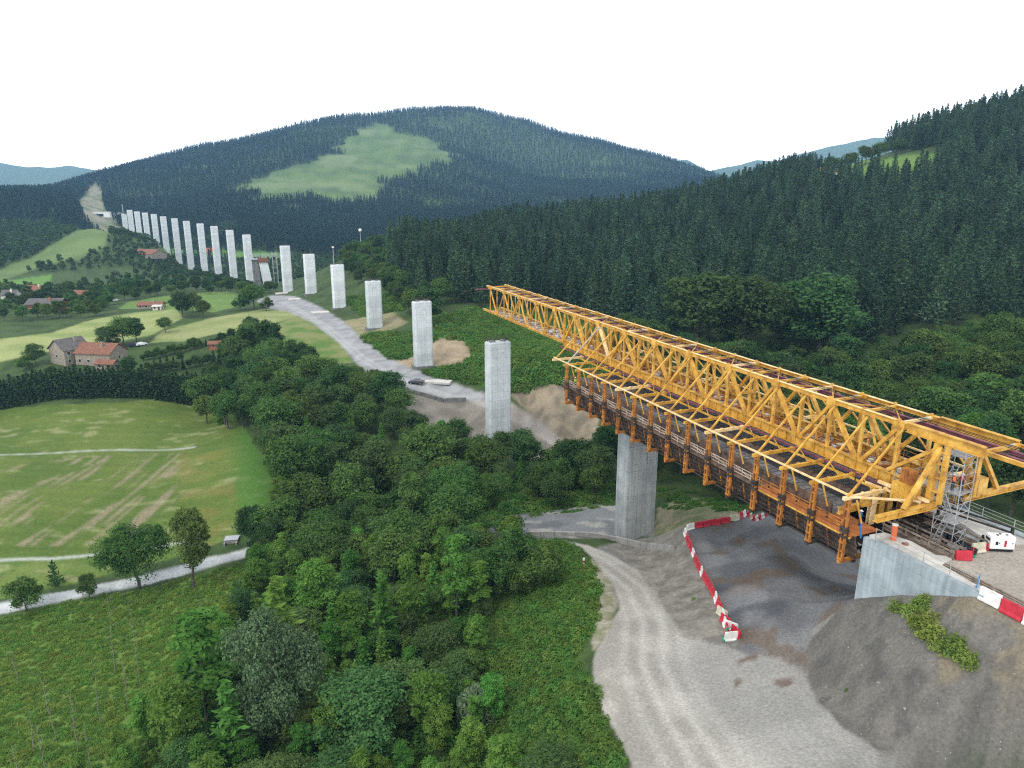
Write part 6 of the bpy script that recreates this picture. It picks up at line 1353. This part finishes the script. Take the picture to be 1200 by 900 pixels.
# ------------------------------------------------------------------ ground cover
cl_ = [obj('leafy_clump', bush('leafy_clump', 1.1, .75, s, M['bramble'], 420, .13)) for s in (1, 2, 3)]
gl_ = [obj('grass_tuft', reed('grass_tuft', .9, .42, s, M['grass'], 230, .12)) for s in (5, 6)]
wd_ = [obj('weed_clump', bush('weed_clump', .9, 1.2, s, M['weed'], 420, .11)) for s in (8, 9)]
spots = {0: (655, 700), 1: (662, 716), 2: (640, 730), 3: (60, 770), 4: (90, 775), 5: (1080, 712), 6: (1090, 730)}
for i, o in enumerate(cl_ + gl_ + wd_):
    p = hit(*spots[i]); o.location = p
    lab = ['bright green bramble clump on the bank left of the haul road', 'tuft of fresh grass in the near meadow', 'yellow green weed clump on the dark embankment below the wing wall'][0 if i < 3 else 1 if i < 5 else 2]
    tag(o, lab, 'plant', ['bramble clumps on the bank', 'grass tufts in the meadow', 'weeds on the embankment'][0 if i < 3 else 1 if i < 5 else 2])
BK = [(560, 660), (600, 640), (660, 636), (685, 650), (694, 672), (702, 690), (700, 720), (690, 745), (682, 770), (694, 800), (705, 840), (730, 880), (752, 920), (500, 925), (560, 850), (545, 790), (560, 720)]
A, B, zz, px, py, D = scatter([BK], 62, 145, .85, 31); g = np.random.default_rng(2)
stuff('bramble_bank', [[c] for c in cl_], np.stack([A, B, zz - .1], 1), g.uniform(.5, 1.15, len(A)) * (.7 + .7 * fbm(A / 4, B / 4, 7, 3)), 'bright green bramble thicket covering the bank left of the haul road', 'brambles', .2, 3)
A, B, zz, px, py, D = scatter([Z['bramble'], [(400, 350), (455, 345), (478, 362), (430, 372)]], 200, 420, 1.9, 32, [(Z['dirt_patch'], 0, 999), (Z['dirt_patch2'], 0, 999)])
stuff('bramble_slope', [[c] for c in cl_], np.stack([A, B, zz - .1], 1), g.uniform(1.2, 2.4, len(A)) * (.6 + .8 * fbm(A / 9, B / 9, 8, 3)), 'green bracken and bramble slope beneath the nose of the gantry', 'brambles', .15, 4)
A, B, zz, px, py, D = scatter([FW, MW], 66, 170, 2.2, 33)
stuff('thicket_undergrowth', [[c] for c in cl_], np.stack([A, B, zz - .1], 1), g.uniform(.9, 1.9, len(A)), 'leafy undergrowth between the young trees', 'undergrowth', .15, 5)
A, B, zz, px, py, D = scatter([Z['meadow']], 62, 135, 1.0, 34); n_ = fbm(A / 3.5, B / 3.5, 25, 3); k = n_ < .99
stuff('meadow_grass', [[c] for c in gl_], np.stack([A, B, zz - .04], 1)[k], g.uniform(.4, 1.0, k.sum()), 'long tufted grass of the near meadow', 'grass', .15, 6)
k = (n_ > .60) | ((py < 760) & (g.random(len(A)) < .10)); stuff('meadow_bracken', [[c] for c in cl_], np.stack([A, B, zz - .2], 1)[k], g.uniform(.3, .7, k.sum()), 'patches of bracken and low brambles in the near meadow', 'bracken', .15, 7)
WE = [(1036, 704), (1045, 690), (1062, 678), (1088, 690), (1090, 706), (1100, 740), (1142, 770), (1140, 780), (1100, 764), (1068, 735), (1050, 712)]
A, B, zz, px, py, D = scatter([WE], 52, 85, .62, 35); k = g.random(len(A)) < .95
# the platform rule above keeps plants off the deck; the weeds grow just outside it
stuff('embankment_weeds', [[c] for c in wd_], np.stack([A, B, zz - .15], 1)[k], g.uniform(.4, 1.15, k.sum()), 'diagonal strip of yellow green weeds on the dark embankment below the wing wall', 'weeds', .15, 8)
A, B, zz, px, py, D = scatter([Z['dirt_a'], [(690, 580), (800, 570), (890, 598), (860, 604), (700, 592)], [(560, 600), (700, 590), (700, 596), (570, 616)]], 100, 170, 1.0, 36); k = fbm(A / 2.5, B / 2.5, 26, 3) > .42
stuff('verge_weeds', [[c] for c in cl_], np.stack([A, B, zz - .15], 1)[k], g.uniform(.3, .9, k.sum()), 'low weeds and grass on the verge behind the gravel yard', 'weeds', .15, 9)
A, B, zz, px, py, D = scatter([Z['track_side'], Z['road_bank'], Z['embankment']], 50, 135, 2.2, 37); k = fbm(A / 2.5, B / 2.5, 27, 3) > .62
stuff('scattered_weeds', [[c] for c in wd_], np.stack([A, B, zz - .12], 1)[k], g.uniform(.2, .45, k.sum()), 'scattered small weeds on the bare spoil slopes', 'weeds', .15, 10)
# loose stones
st_ = []
for s in range(3):
    g2 = np.random.default_rng(s); import bmesh; bm = bmesh.new(); bmesh.ops.create_icosphere(bm, subdivisions=1, radius=.2)
    for v in bm.verts: v.co = v.co * (1 + g2.uniform(-.3, .3)); v.co.z *= .6
    me = bpy.data.meshes.new('loose_stone'); bm.to_mesh(me); bm.free(); me.materials.append(mat('pale_stone_%d' % s, (.15, .14, .12), (.30, .28, .24), 3)); o = obj('loose_stone', me); o.location = hit(*((1010, 780), (1030, 800), (1060, 830))[s]); tag(o, 'pale angular stone lying on the dark embankment', 'stone', 'stones on the embankment'); st_.append(o)
A, B, zz, px, py, D = scatter([Z['embankment'], Z['road_bank'], [(1000, 850), (1090, 905), (1060, 905), (960, 830), (925, 775), (945, 785)]], 48, 130, 1.1, 38); k = g.random(len(A)) < .55
stuff('loose_rubble', [[c] for c in st_], np.stack([A, B, zz + .02], 1)[k], g.uniform(.12, .62, k.sum()) ** 1.5, 'loose stones strewn over the embankment and road edge', 'rubble', .5, 11)
# ------------------------------------------------------------------ air
zmin = float(min(CT[:, 2].min() - 8, -45))
mb = MB(); mb.box(-13500, 13500, -400, 9900, zmin - 60, 900)
hz = bpy.data.materials.new('haze_air'); hz.use_nodes = True; N = hz.node_tree.nodes; N.clear(); pv = N.new('ShaderNodeVolumePrincipled'); pv.inputs['Color'].default_value = (.34, .62, 1.0, 1); pv.inputs['Density'].default_value = HAZE
ou = N.new('ShaderNodeOutputMaterial'); hz.node_tree.links.new(pv.outputs[0], ou.inputs['Volume'])
o = mb.build('haze', hz); tag(o, kind='stuff')
